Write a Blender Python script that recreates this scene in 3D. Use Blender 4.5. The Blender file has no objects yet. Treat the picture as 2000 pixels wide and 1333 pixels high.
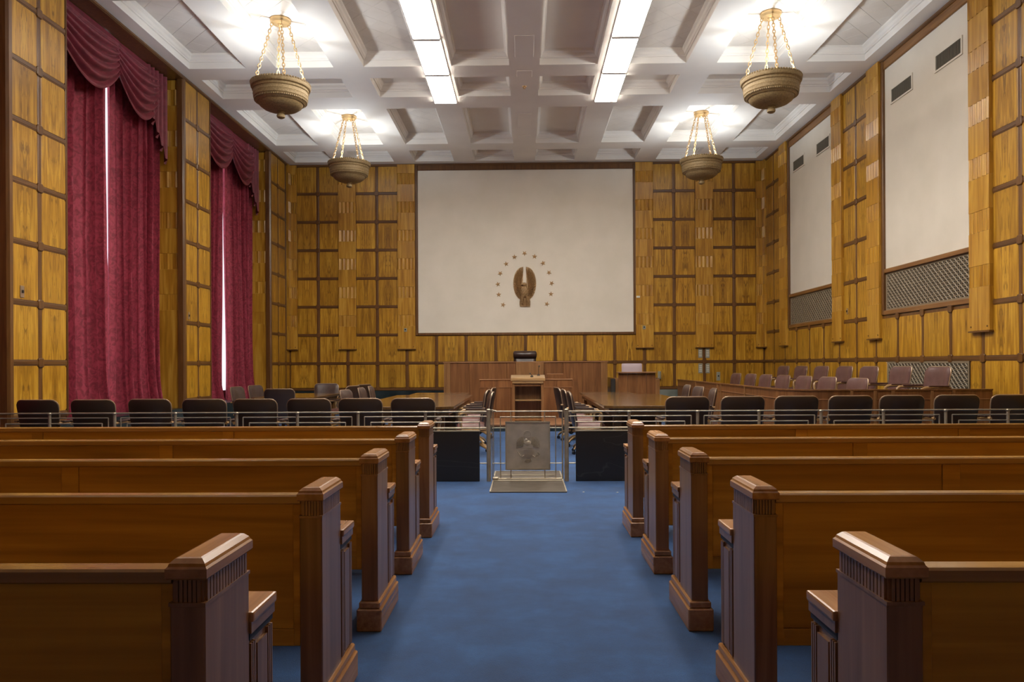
import bpy, bmesh, math, random
from mathutils import Matrix, Vector
random.seed(7)
PI = math.pi
scene = bpy.context.scene
C = scene.collection

# ------------------------------------------------------------------ camera
CAM_H, F_PX = 1.37, 1465.0
YAW, ROLL = math.radians(0.98), math.radians(0.3)
cd = bpy.data.cameras.new('camera'); cam = bpy.data.objects.new('camera', cd); C.objects.link(cam)
cd.sensor_width = 36.0; cd.lens = F_PX / 2000 * 36
cd.shift_y = (713 - 666.5) / 2000
cd.clip_start = 0.05
_r = Vector((math.cos(YAW), math.sin(YAW), 0)); _u = Vector((0, 0, 1)); _f = Vector((-math.sin(YAW), math.cos(YAW), 0))
_x = _r * math.cos(ROLL) - _u * math.sin(ROLL); _y = _r * math.sin(ROLL) + _u * math.cos(ROLL)
cam.matrix_world = Matrix(((_x.x, _y.x, -_f.x, 0), (_x.y, _y.y, -_f.y, 0), (_x.z, _y.z, -_f.z, CAM_H), (0, 0, 0, 1)))
scene.camera = cam

# ------------------------------------------------------------------ world, exposure
w = bpy.data.worlds.new('world'); scene.world = w; w.use_nodes = True
w.node_tree.nodes['Background'].inputs[0].default_value = (0.75, 0.82, 1.0, 1)
w.node_tree.nodes['Background'].inputs[1].default_value = 0.6
vs = scene.view_settings
vs.view_transform = 'Standard'; vs.look = 'None'; vs.gamma = 1.0; vs.use_curve_mapping = False
vs.exposure = 0.60
FLUO = 29.0          # strength of the fluorescent diffusers
CHAND = 68.0       # watts of the lamp in each hanging bowl
WINDOW = 0.75        # strength of the daylit panes

# ------------------------------------------------------------------ materials
def new_mat(name):
    m = bpy.data.materials.new(name); m.use_nodes = True
    nt = m.node_tree; b = nt.nodes['Principled BSDF']
    return m, nt, b
def plain(name, col, rough=0.5, metal=0.0, coat=0.0, spec=0.5):
    m, nt, b = new_mat(name)
    b.inputs['Base Color'].default_value = (*col, 1); b.inputs['Roughness'].default_value = rough
    b.inputs['Metallic'].default_value = metal; b.inputs['Coat Weight'].default_value = coat
    b.inputs['Specular IOR Level'].default_value = spec
    return m
def emit(name, col, s):
    m, nt, b = new_mat(name)
    b.inputs['Base Color'].default_value = (*col, 1); b.inputs['Emission Color'].default_value = (*col, 1)
    b.inputs['Emission Strength'].default_value = s
    return m
def N(nt, t, **kw):
    n = nt.nodes.new(t)
    for k, v in kw.items():
        if isinstance(v, (int, float, tuple)) and k in n.inputs: n.inputs[k].default_value = v
        else: setattr(n, k, v)
    return n
def ramp(nt, stops):
    r = nt.nodes.new('ShaderNodeValToRGB'); e = r.color_ramp.elements
    while len(e) < len(stops): e.new(0.5)
    for el, (p, c) in zip(e, stops): el.position = p; el.color = (*c, 1)
    return r
def wood(name, dark, mid, light, grain='z', scale=1.0, rough=0.35, coat=0.15, book=False, vary=0.25, figure=1.0):
    m, nt, b = new_mat(name); L = nt.links.new
    tc = N(nt, 'ShaderNodeTexCoord'); oi = N(nt, 'ShaderNodeObjectInfo')
    vec = tc.outputs['Object']
    if book:
        a = N(nt, 'ShaderNodeVectorMath', operation='ABSOLUTE'); 
        sp = N(nt, 'ShaderNodeSeparateXYZ'); cb = N(nt, 'ShaderNodeCombineXYZ'); ab = N(nt, 'ShaderNodeMath', operation='ABSOLUTE')
        L(vec, sp.inputs[0]); L(sp.outputs[0], ab.inputs[0]); L(ab.outputs[0], cb.inputs[0]); L(sp.outputs[1], cb.inputs[1]); L(sp.outputs[2], cb.inputs[2])
        vec = cb.outputs[0]
    off = N(nt, 'ShaderNodeVectorMath', operation='MULTIPLY_ADD')
    cr = N(nt, 'ShaderNodeCombineXYZ'); mm = N(nt, 'ShaderNodeMath', operation='MULTIPLY'); mm.inputs[1].default_value = 37.0
    L(oi.outputs['Random'], mm.inputs[0])
    for i in range(3): L(mm.outputs[0], cr.inputs[i])
    off.inputs[1].default_value = (1, 1, 1); L(vec, off.inputs[0]); L(cr.outputs[0], off.inputs[2])
    g = {'x': (0.7, 9, 9), 'y': (9, 0.7, 9), 'z': (9, 9, 0.7)}[grain]
    g2 = {'x': (1.2, 60, 60), 'y': (60, 1.2, 60), 'z': (60, 60, 1.2)}[grain]
    mp = N(nt, 'ShaderNodeMapping'); mp.inputs['Scale'].default_value = tuple(q * scale for q in g); L(off.outputs[0], mp.inputs[0])
    n1 = N(nt, 'ShaderNodeTexNoise'); n1.inputs['Scale'].default_value = 1.0; n1.inputs['Detail'].default_value = 4; n1.inputs['Distortion'].default_value = 1.2 * figure
    L(mp.outputs[0], n1.inputs['Vector'])
    mp2 = N(nt, 'ShaderNodeMapping'); mp2.inputs['Scale'].default_value = tuple(q * scale for q in g2); L(off.outputs[0], mp2.inputs[0])
    n2 = N(nt, 'ShaderNodeTexNoise'); n2.inputs['Scale'].default_value = 1.0; n2.inputs['Detail'].default_value = 3
    L(mp2.outputs[0], n2.inputs['Vector'])
    mx = N(nt, 'ShaderNodeMath', operation='MULTIPLY_ADD'); mx.inputs[1].default_value = 0.35
    L(n2.outputs[0], mx.inputs[0]); L(n1.outputs[0], mx.inputs[2])
    r = ramp(nt, [(0.42, dark), (0.66, mid), (0.88, light)]); L(mx.outputs[0], r.inputs[0])
    colour = r.outputs[0]
    if book:
        mp3 = N(nt, 'ShaderNodeMapping'); mp3.inputs['Scale'].default_value = (17, 3, 3.2); L(off.outputs[0], mp3.inputs[0])
        n3 = N(nt, 'ShaderNodeTexNoise'); n3.inputs['Scale'].default_value = 1.0; n3.inputs['Detail'].default_value = 3; n3.inputs['Distortion'].default_value = 1.6; L(mp3.outputs[0], n3.inputs['Vector'])
        r3 = ramp(nt, [(0.52, (0, 0, 0)), (0.66, (1, 1, 1))]); L(n3.outputs[0], r3.inputs[0])
        fall = N(nt, 'ShaderNodeMapRange', interpolation_type='SMOOTHSTEP'); fall.inputs['From Min'].default_value = 0.20; fall.inputs['From Max'].default_value = 0.02; fall.inputs['To Min'].default_value = 0.10; fall.inputs['To Max'].default_value = 0.8
        L(ab.outputs[0], fall.inputs['Value'])
        mk = N(nt, 'ShaderNodeMath', operation='MULTIPLY'); L(r3.outputs[0], mk.inputs[0]); L(fall.outputs[0], mk.inputs[1])
        mxc = N(nt, 'ShaderNodeMix', data_type='RGBA'); L(mk.outputs[0], mxc.inputs[0]); L(colour, mxc.inputs[6]); mxc.inputs[7].default_value = (dark[0]*0.62, dark[1]*0.58, dark[2]*0.6, 1)
        colour = mxc.outputs[2]
    hsv = N(nt, 'ShaderNodeHueSaturation'); L(colour, hsv.inputs['Color'])
    mr = N(nt, 'ShaderNodeMapRange'); mr.inputs['To Min'].default_value = 1 - vary; mr.inputs['To Max'].default_value = 1 + vary
    L(oi.outputs['Random'], mr.inputs['Value']); L(mr.outputs[0], hsv.inputs['Value'])
    L(hsv.outputs[0], b.inputs['Base Color'])
    b.inputs['Roughness'].default_value = rough; b.inputs['Coat Weight'].default_value = coat; b.inputs['Coat Roughness'].default_value = 0.2
    return m
def noisy(name, c1, c2, scale, rough=0.8, detail=4, bump=0.0, bscale=200, metal=0.0, stretch=(1, 1, 1), lo=0.35, hi=0.65, sheen=0.0):
    m, nt, b = new_mat(name); L = nt.links.new
    tc = N(nt, 'ShaderNodeTexCoord'); mp = N(nt, 'ShaderNodeMapping'); mp.inputs['Scale'].default_value = stretch
    L(tc.outputs['Object'], mp.inputs[0])
    n = N(nt, 'ShaderNodeTexNoise'); n.inputs['Scale'].default_value = scale; n.inputs['Detail'].default_value = detail
    L(mp.outputs[0], n.inputs['Vector'])
    r = ramp(nt, [(lo, c1), (hi, c2)]); L(n.outputs[0], r.inputs[0]); L(r.outputs[0], b.inputs['Base Color'])
    if bump:
        n2 = N(nt, 'ShaderNodeTexNoise'); n2.inputs['Scale'].default_value = bscale; L(tc.outputs['Object'], n2.inputs['Vector'])
        bp = N(nt, 'ShaderNodeBump'); bp.inputs['Strength'].default_value = bump; bp.inputs['Distance'].default_value = 0.01
        L(n2.outputs[0], bp.inputs['Height']); L(bp.outputs[0], b.inputs['Normal'])
    b.inputs['Roughness'].default_value = rough; b.inputs['Metallic'].default_value = metal
    b.inputs['Sheen Weight'].default_value = sheen
    return m

M = {}
M['panel'] = wood('panel wood', (0.2304, 0.0980, 0.0060), (0.4147, 0.2017, 0.0132), (0.5990, 0.3341, 0.0359), 'z', 1.0, 0.34, 0.2, book=True, vary=0.10, figure=1.6)
M['pilaster'] = wood('pilaster wood', (0.2794, 0.1164, 0.0100), (0.4423, 0.2153, 0.0199), (0.5820, 0.3259, 0.0499), 'z', 1.0, 0.32, 0.25, vary=0.05)
M['trim'] = wood('dark trim wood', (0.0895, 0.0358, 0.0094), (0.1264, 0.0527, 0.0133), (0.1685, 0.0737, 0.0190), 'z', 1.5, 0.34, 0.2, vary=0.08)
M['trimx'] = wood('dark rail wood', (0.0826, 0.0330, 0.0086), (0.1166, 0.0486, 0.0121), (0.1555, 0.0681, 0.0173), 'x', 1.5, 0.34, 0.2, vary=0.08)
M['frame'] = wood('brown frame wood', (0.14, 0.055, 0.014), (0.20, 0.085, 0.022), (0.26, 0.12, 0.03), 'x', 1.5, 0.3, 0.2, vary=0.05)
M['pew'] = wood('pew wood', (0.2951, 0.1368, 0.0144), (0.4425, 0.2175, 0.0249), (0.5903, 0.3120, 0.0400), 'x', 0.7, 0.48, 0.0, vary=0.06)
M['pew'].node_tree.nodes['Principled BSDF'].inputs['Specular IOR Level'].default_value = 0.3
M['pewv'] = wood('pew end wood', (0.1523, 0.0653, 0.0232), (0.2283, 0.1034, 0.0416), (0.3043, 0.1469, 0.0637), 'z', 1.0, 0.33, 0.25, vary=0.05)
M['pewcap'] = wood('pew cap wood', (0.2472, 0.1027, 0.0291), (0.3710, 0.1642, 0.0540), (0.4721, 0.2257, 0.0831), 'y', 1.0, 0.27, 0.2, vary=0.06)
M['pewdark'] = plain('painted recess shade', (0.02, 0.025, 0.04), 0.6)
M['bench'] = wood('bench walnut', (0.1144, 0.0430, 0.0144), (0.1760, 0.0688, 0.0224), (0.2376, 0.1032, 0.0360), 'z', 1.2, 0.35, 0.2, vary=0.12)
M['benchtop'] = wood('bench edge wood', (0.2340, 0.1080, 0.0450), (0.3240, 0.1530, 0.0720), (0.4140, 0.2160, 0.1080), 'x', 1.2, 0.3, 0.25, vary=0.06)
M['table'] = wood('table wood', (0.0682, 0.0307, 0.0082), (0.1023, 0.0477, 0.0123), (0.1296, 0.0648, 0.0188), 'y', 1.0, 0.10, 0.9, vary=0.05)
M['tableside'] = wood('table side wood', (0.14, 0.06, 0.016), (0.20, 0.09, 0.024), (0.26, 0.12, 0.035), 'z', 1.0, 0.35, 0.2, vary=0.05)
M['oak'] = wood('light oak', (0.2312, 0.1300, 0.0506), (0.3323, 0.1951, 0.0795), (0.4190, 0.2601, 0.1228), 'x', 1.3, 0.3, 0.2, vary=0.06)
M['lectern'] = wood('lectern wood', (0.1716, 0.0780, 0.0265), (0.2340, 0.1092, 0.0390), (0.2964, 0.1482, 0.0585), 'z', 1.3, 0.35, 0.2, vary=0.05)
M['leather'] = noisy('brown leather', (0.0480, 0.0288, 0.0240), (0.0680, 0.0400, 0.0328), 14, 0.38, bump=0.08, bscale=160)
M['shell'] = plain('dark chair shell', (0.040, 0.022, 0.014), 0.35, coat=0.1)
M['jury'] = noisy('maroon leather', (0.0892, 0.0391, 0.0323), (0.1148, 0.0527, 0.0442), 12, 0.40, bump=0.08, bscale=160)
M['rose'] = noisy('rose leather', (0.1240, 0.0465, 0.0372), (0.1550, 0.0620, 0.0496), 10, 0.45, bump=0.06, bscale=160)
M['blackleather'] = noisy('glossy leather', (0.035, 0.018, 0.014), (0.05, 0.026, 0.02), 12, 0.28, bump=0.06, bscale=120)
M['lilac'] = plain('lilac vinyl', (0.42, 0.33, 0.36), 0.5)
M['nail'] = plain('brass nail trim', (0.42, 0.30, 0.20), 0.35, metal=0.6)
M['steel'] = noisy('satin nickel silver', (0.3510, 0.3038, 0.2228), (0.4590, 0.3982, 0.2970), 8, 0.46, metal=0.6)
M['plate'] = noisy('worn nickel plate', (0.4185, 0.3642, 0.2790), (0.5580, 0.4883, 0.3797), 6, 0.42, metal=0.45)
M['threshold'] = noisy('worn threshold metal', (0.1100, 0.0908, 0.0743), (0.1815, 0.1540, 0.1265), 5, 0.42, metal=0.8, stretch=(1, 4, 1))
M['bronze'] = noisy('bronze', (0.30, 0.185, 0.085), (0.45, 0.29, 0.145), 30, 0.42, metal=0.35)
M['starbronze'] = plain('star bronze', (0.52, 0.32, 0.15), 0.4, metal=0.3)
M['lamp'] = noisy('antique gilt plaster', (0.21, 0.145, 0.065), (0.31, 0.22, 0.105), 40, 0.55, metal=0.15, bump=0.3, bscale=90)
M['gold'] = plain('gilt metal', (0.62, 0.42, 0.20), 0.35, metal=0.55)
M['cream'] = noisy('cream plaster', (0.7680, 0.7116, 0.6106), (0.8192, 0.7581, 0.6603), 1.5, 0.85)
M['plaster'] = noisy('cream plaster darkened for light', (0.62, 0.565, 0.475), (0.66, 0.60, 0.51), 1.5, 0.85)  # same cream, darkened in the colour to offset the side wall's stronger light
M['ceiling'] = noisy('ceiling paint', (0.8141, 0.7689, 0.7067), (0.8650, 0.8185, 0.7546), 1.2, 0.75)
M['tile'] = noisy('acoustic tile', (0.7130, 0.6610, 0.5995), (0.7590, 0.7062, 0.6435), 3, 0.9)
M['marble'] = None
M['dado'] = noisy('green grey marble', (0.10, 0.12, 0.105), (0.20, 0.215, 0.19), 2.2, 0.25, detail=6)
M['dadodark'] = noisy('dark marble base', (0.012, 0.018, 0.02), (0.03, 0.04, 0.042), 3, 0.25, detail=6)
M['grille'] = plain('bronze grille', (0.2096, 0.1619, 0.1031), 0.5, metal=0.0)
M['void'] = plain('dark void', (0.018, 0.014, 0.01), 0.8)
M['ventslat'] = plain('dark vent slats', (0.11, 0.09, 0.06), 0.6)
M['black'] = plain('black plastic', (0.012, 0.012, 0.013), 0.4)
M['greymetal'] = plain('grey plate', (0.33, 0.33, 0.27), 0.45, metal=0.3)
M['whiteplastic'] = plain('white plastic', (0.80, 0.76, 0.66), 0.5)
M['fluo'] = emit('lit diffuser', (1.0, 0.935, 0.84), FLUO)
M['bulb'] = emit('lit bulb', (1.0, 0.93, 0.80), 6.0)
M['pane'] = emit('daylit pane', (0.90, 0.90, 1.0), WINDOW)

def carpet_mat():
    m, nt, b = new_mat('blue carpet'); L = nt.links.new
    tc = N(nt, 'ShaderNodeTexCoord')
    n = N(nt, 'ShaderNodeTexNoise'); n.inputs['Scale'].default_value = 2.6; n.inputs['Detail'].default_value = 7; n.inputs['Roughness'].default_value = 0.68
    L(tc.outputs['Object'], n.inputs['Vector'])
    r = ramp(nt, [(0.34, (0.0050, 0.036, 0.112)), (0.52, (0.0080, 0.051, 0.155)), (0.68, (0.014, 0.072, 0.205))]); L(n.outputs[0], r.inputs[0])
    f = N(nt, 'ShaderNodeTexNoise'); f.inputs['Scale'].default_value = 220; f.inputs['Detail'].default_value = 2; L(tc.outputs['Object'], f.inputs['Vector'])
    mx = N(nt, 'ShaderNodeMix', data_type='RGBA', blend_type='OVERLAY'); mx.inputs[0].default_value = 0.5
    L(r.outputs[0], mx.inputs[6]); L(f.outputs[0], mx.inputs[7]); L(mx.outputs[2], b.inputs['Base Color'])
    bp = N(nt, 'ShaderNodeBump'); bp.inputs['Strength'].default_value = 0.5; bp.inputs['Distance'].default_value = 0.006
    L(f.outputs[0], bp.inputs['Height']); L(bp.outputs[0], b.inputs['Normal'])
    b.inputs['Roughness'].default_value = 0.95; b.inputs['Sheen Weight'].default_value = 0.15
    return m
M['carpet'] = carpet_mat()
def marble_mat():
    m, nt, b = new_mat('veined black marble'); L = nt.links.new
    tc = N(nt, 'ShaderNodeTexCoord'); mp = N(nt, 'ShaderNodeMapping'); mp.inputs['Rotation'].default_value = (0.3, 1.2, 0.2); mp.inputs['Scale'].default_value = (0.6, 1, 2.2); L(tc.outputs['Object'], mp.inputs[0])
    n = N(nt, 'ShaderNodeTexNoise'); n.inputs['Scale'].default_value = 0.8; n.inputs['Detail'].default_value = 4; n.inputs['Distortion'].default_value = 0.6; L(mp.outputs[0], n.inputs['Vector'])
    r = ramp(nt, [(0.0, (0.013, 0.012, 0.011)), (0.548, (0.018, 0.017, 0.016)), (0.552, (0.055, 0.052, 0.047)), (0.556, (0.018, 0.017, 0.016)), (1.0, (0.024, 0.023, 0.022))]); L(n.outputs[0], r.inputs[0]); L(r.outputs[0], b.inputs['Base Color'])
    b.inputs['Roughness'].default_value = 0.3
    return m
M['marble'] = marble_mat()
def curtain_mat():
    m, nt, b = new_mat('crimson damask'); L = nt.links.new
    tc = N(nt, 'ShaderNodeTexCoord'); mp = N(nt, 'ShaderNodeMapping'); mp.inputs['Scale'].default_value = (1, 1, 0.8); L(tc.outputs['Object'], mp.inputs[0])
    n = N(nt, 'ShaderNodeTexNoise'); n.inputs['Scale'].default_value = 9; n.inputs['Detail'].default_value = 5; n.inputs['Distortion'].default_value = 2.2; L(mp.outputs[0], n.inputs['Vector'])
    r = ramp(nt, [(0.38, (0.20, 0.017, 0.034)), (0.62, (0.36, 0.036, 0.068))]); L(n.outputs[0], r.inputs[0]); L(r.outputs[0], b.inputs['Base Color'])
    b.inputs['Roughness'].default_value = 0.7; b.inputs['Sheen Weight'].default_value = 0.12; b.inputs['Sheen Tint'].default_value = (0.9, 0.35, 0.4, 1)
    return m
M['curtain'] = curtain_mat()
M['valance'] = noisy('crimson velvet', (0.135, 0.013, 0.022), (0.205, 0.022, 0.038), 8, 0.6, sheen=0.04)

# ------------------------------------------------------------------ mesh helpers
class MB:
    def __init__(s): s.v = []; s.f = []
    def add(s, vs_, fs_):
        o = len(s.v); s.v += [tuple(p) for p in vs_]; s.f += [tuple(i + o for i in q) for q in fs_]; return s
    def box(s, x0, x1, y0, y1, z0, z1):
        return s.add([(x0,y0,z0),(x1,y0,z0),(x1,y1,z0),(x0,y1,z0),(x0,y0,z1),(x1,y0,z1),(x1,y1,z1),(x0,y1,z1)],
                     [(0,3,2,1),(4,5,6,7),(0,1,5,4),(1,2,6,5),(2,3,7,6),(3,0,4,7)])
    def cyl(s, p0, p1, r0, r1=None, n=10):
        r1 = r0 if r1 is None else r1
        p0, p1 = Vector(p0), Vector(p1); d = (p1 - p0).normalized()
        a = d.orthogonal().normalized(); b = d.cross(a)
        vs_ = []
        for p, r in ((p0, r0), (p1, r1)):
            for i in range(n):
                t = 2 * PI * i / n; vs_.append(p + a * (r * math.cos(t)) + b * (r * math.sin(t)))
        fs_ = [(i, (i+1) % n, n + (i+1) % n, n + i) for i in range(n)] + [tuple(reversed(range(n))), tuple(range(n, 2*n))]
        return s.add(vs_, fs_)
    def lathe(s, prof, n=32, c=(0, 0, 0), closed=False):
        vs_ = []; k = len(prof)
        for (r, z) in prof:
            for i in range(n):
                t = 2 * PI * i / n; vs_.append((c[0] + r * math.cos(t), c[1] + r * math.sin(t), c[2] + z))
        fs_ = []
        for j in range(k if closed else k - 1):
            j2 = (j + 1) % k
            for i in range(n): fs_.append((j*n + i, j*n + (i+1) % n, j2*n + (i+1) % n, j2*n + i))
        if not closed: fs_ += [tuple(reversed(range(n))), tuple(range((k-1)*n, k*n))]
        return s.add(vs_, fs_)
    def tube(s, pts, r, n=8, closed=False, flat=1.0):
        pts = [Vector(p) for p in pts]; k = len(pts); vs_ = []; up = None
        for i, p in enumerate(pts):
            if closed: d = pts[(i+1) % k] - pts[i-1]
            else: d = pts[min(i+1, k-1)] - pts[max(i-1, 0)]
            d.normalize()
            if up is None: up = d.orthogonal().normalized()
            up = (up - d * up.dot(d)).normalized(); b = d.cross(up)
            rr = r[i] if isinstance(r, (list, tuple)) else r
            for j in range(n):
                t = 2 * PI * (j + 0.5) / n; vs_.append(p + up * (rr * math.cos(t)) + b * (rr * flat * math.sin(t)))
        fs_ = []
        for i in range(k if closed else k - 1):
            i2 = (i + 1) % k
            for j in range(n): fs_.append((i*n + j, i*n + (j+1) % n, i2*n + (j+1) % n, i2*n + j))
        if not closed: fs_ += [tuple(reversed(range(n))), tuple(range((k-1)*n, k*n))]
        return s.add(vs_, fs_)
    def prism(s, poly, axis, lo, hi):
        k = len(poly); g = {'x': lambda a, b, t: (t, a, b), 'y': lambda a, b, t: (a, t, b), 'z': lambda a, b, t: (a, b, t)}[axis]
        return s.add([g(a, b, lo) for a, b in poly] + [g(a, b, hi) for a, b in poly],
                     [tuple(range(k)), tuple(range(2*k-1, k-1, -1))] + [(i, (i+1) % k, k + (i+1) % k, k + i) for i in range(k)])
    def grid(s, fn, nu, nv):
        vs_ = [fn(i / nu, j / nv) for j in range(nv + 1) for i in range(nu + 1)]
        fs_ = [(j*(nu+1) + i, j*(nu+1) + i + 1, (j+1)*(nu+1) + i + 1, (j+1)*(nu+1) + i) for j in range(nv) for i in range(nu)]
        return s.add(vs_, fs_)
    def ball(s, c, r, n=14, m=8, sc=(1, 1, 1)):
        c = Vector(c)
        prof = [(max(1e-4, r * math.sin(PI * j / m)), -r * math.cos(PI * j / m)) for j in range(m + 1)]
        vs_ = [(c.x + pr * math.cos(2*PI*i/n) * sc[0], c.y + pr * math.sin(2*PI*i/n) * sc[1], c.z + pz * sc[2]) for pr, pz in prof for i in range(n)]
        fs_ = [(j*n + i, j*n + (i+1) % n, (j+1)*n + (i+1) % n, (j+1)*n + i) for j in range(m) for i in range(n)]
        return s.add(vs_, fs_)
    def xf(s, mat, start=0):
        s.v[start:] = [tuple(mat @ Vector(p)) for p in s.v[start:]]; return s
    def mesh(s, name, mat, smooth=False, bevel=0.0, seg=1, fix=True):
        me = bpy.data.meshes.new(name); me.from_pydata(s.v, [], s.f)
        if bevel or fix:
            bm = bmesh.new(); bm.from_mesh(me)
            if fix: bmesh.ops.recalc_face_normals(bm, faces=bm.faces)
            if bevel:
                es = [e for e in bm.edges if len(e.link_faces) == 2 and e.calc_face_angle(0) > 0.6]
                bmesh.ops.bevel(bm, geom=es, offset=bevel, segments=seg, profile=0.6, affect='EDGES', clamp_overlap=True)
            bm.to_mesh(me); bm.free()
        if smooth:
            me.polygons.foreach_set('use_smooth', [True] * len(me.polygons))
            try: me.set_sharp_from_angle(angle=math.radians(smooth if smooth is not True else 40))
            except Exception: pass
        me.materials.append(mat if not isinstance(mat, str) else M[mat]); me.update()
        return me
    def build(s, name, mat, parent=None, loc=(0, 0, 0), rot=(0, 0, 0), **kw):
        return place(s.mesh(name, mat, **kw), name, parent, loc, rot)
def place(me, name, parent=None, loc=(0, 0, 0), rot=(0, 0, 0)):
    o = bpy.data.objects.new(name, me); C.objects.link(o); o.location = loc
    o.rotation_euler = rot if isinstance(rot, (tuple, list)) else (0, 0, rot)
    if parent: o.parent = parent
    return o
def tag(o, label=None, cat=None, group=None, kind=None):
    if label: o['label'] = label
    if cat: o['category'] = cat
    if group: o['group'] = group
    if kind: o['kind'] = kind
    return o
def thing(name, label, cat, loc=(0, 0, 0), rotz=0.0, group=None):
    o = bpy.data.objects.new(name, None); C.objects.link(o); o.location = loc; o.rotation_euler = (0, 0, rotz); o.empty_display_size = 0.1
    return tag(o, label, cat, group)
def copy_tree(o, parent=None):
    c = o.copy(); C.objects.link(c); c.parent = parent
    for ch in list(o.children): copy_tree(ch, c)
    return c
def spot(proto, used, loc, rotz, label, group=None):
    o = proto if not used[0] else copy_tree(proto); used[0] = True
    o.location = loc; o.rotation_euler = (0, 0, rotz); o['label'] = label
    if group: o['group'] = group
    return o
cache = {}
def B(x0, x1, y0, y1, z0, z1): return MB().box(x0, x1, y0, y1, z0, z1)

# ------------------------------------------------------------------ dimensions
XL, XR, YB, ZC = -6.62, 6.68, 21.0, 7.02
MOD, XC = 0.831, 0.02
ROW = [1.43 + 0.795 * k for k in range(8)]        # 1.43 ... 6.995
ZB = 0.66                                          # top of the marble base
Y0 = -3.5                                          # rear wall behind the camera

# ------------------------------------------------------------------ floor
fl = B(XL - 0.9, XR + 0.4, Y0 - 0.3, YB + 0.3, -0.2, 0).build('floor', 'carpet'); tag(fl, 'blue cut pile carpet covering the whole floor', kind='structure')

# ------------------------------------------------------------------ walls
def octo(wd, h, r): 
    a, b = wd / 2, h / 2
    return [(-a + r, -b), (a - r, -b), (a, -b + r), (a, b - r), (a - r, b), (-a + r, b), (-a, b - r), (-a, -b + r)]
def panel_mesh(wd, h):
    k = ('p', round(wd, 3), round(h, 3))
    if k not in cache:
        o, i = octo(wd, h, 0.025), octo(wd - 0.016, h - 0.016, 0.022); mb = MB(); n = 8
        mb.add([(a, 0.0, b) for a, b in o] + [(a, -0.006, b) for a, b in o] + [(a, -0.014, b) for a, b in i],
               [(q, (q+1) % n, n + (q+1) % n, n + q) for q in range(n)] + [(n + q, n + (q+1) % n, 2*n + (q+1) % n, 2*n + q) for q in range(n)] + [tuple(range(2*n, 3*n)), tuple(reversed(range(n)))])
        cache[k] = mb.mesh('panel', 'panel')
    return cache[k]
def panel(wall, s0, s1, z0, z1, y=0.0):
    return place(panel_mesh(s1 - s0, z1 - z0), 'panel', wall, ((s0 + s1) / 2, y, (z0 + z1) / 2))
def hbar(wall, s0, s1, z, h=0.082, y=0.0, d=0.022, name='trim_rail'):
    k = ('h', round(s1 - s0, 3), h, d)
    if k not in cache:
        a = (s1 - s0) / 2
        cache[k] = MB().prism([(0, -h/2), (-d*0.55, -h/2), (-d*0.75, -h*0.42), (-d*0.75, -h*0.30), (-d, -h*0.24), (-d, h*0.24), (-d*0.75, h*0.30), (-d*0.75, h*0.42), (-d*0.55, h/2), (0, h/2)], 'x', -a, a).mesh(name, 'trimx')
    return place(cache[k], name, wall, ((s0 + s1) / 2, y, z))
def vbar(wall, s, z0, z1, wd=0.085, y=0.0, d=0.013, name='trim_stile'):
    k = ('v', round(z1 - z0, 3), wd, d)
    if k not in cache:
        a = (z1 - z0) / 2; h = wd
        cache[k] = MB().prism([(-h/2, 0), (-h/2, -d*0.6), (-h*0.28, -d*0.7), (-h*0.2, -d), (h*0.2, -d), (h*0.28, -d*0.7), (h/2, -d*0.6), (h/2, 0)], 'z', -a, a).mesh(name, 'trim')
    return place(cache[k], name, wall, (s, y, (z0 + z1) / 2))
def boss(wall, s, z, y=0.0):
    if 'boss' not in cache:
        o = octo(0.115, 0.125, 0.016); i = octo(0.10, 0.11, 0.013); n = 8
        cache['boss'] = MB().add([(a, 0, b) for a, b in o] + [(a, -0.026, b) for a, b in o] + [(a, -0.032, b) for a, b in i],
            [(q, (q+1) % n, n + (q+1) % n, n + q) for q in range(n)] + [(n + q, n + (q+1) % n, 2*n + (q+1) % n, 2*n + q) for q in range(n)] + [tuple(range(2*n, 3*n)), tuple(reversed(range(n)))]).mesh('boss', 'trim')
    return place(cache['boss'], 'boss', wall, (s, y, z))
def flute_mesh(wd, h, amp, d):
    k = ('f', round(wd, 3), round(h, 3), round(amp, 4), d)
    if k not in cache:
        pts = [(-wd/2, 0), (-wd/2, -d)]; n = 9; p = wd / n
        for i in range(n):
            x = -wd/2 + i * p
            if i % 2 == 0: pts += [(x + p*0.04, -d - amp*0.1), (x + p*0.5, -d - amp*0.9), (x + p*0.96, -d - amp*0.1)]
            else: pts += [(x + p*0.15, -d - amp*0.1), (x + p*0.5, -d + amp*0.4), (x + p*0.85, -d - amp*0.1)]
        pts += [(wd/2, -d), (wd/2, 0)]
        cache[k] = MB().prism(pts, 'z', -h/2, h/2).mesh('fluted_block', 'pilaster')
    return cache[k]
def block_mesh(wd, h, d):
    k = ('b', round(wd, 3), round(h, 3), d)
    if k not in cache: cache[k] = B(-wd/2, wd/2, -d, 0, -h/2 + 0.002, h/2 - 0.002).mesh('plain_block', 'pilaster', bevel=0.003)
    return cache[k]
BANDS = [(r + 0.245, r + 0.55) for r in ROW[1:7]]  # heights of the fluted bands
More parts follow.
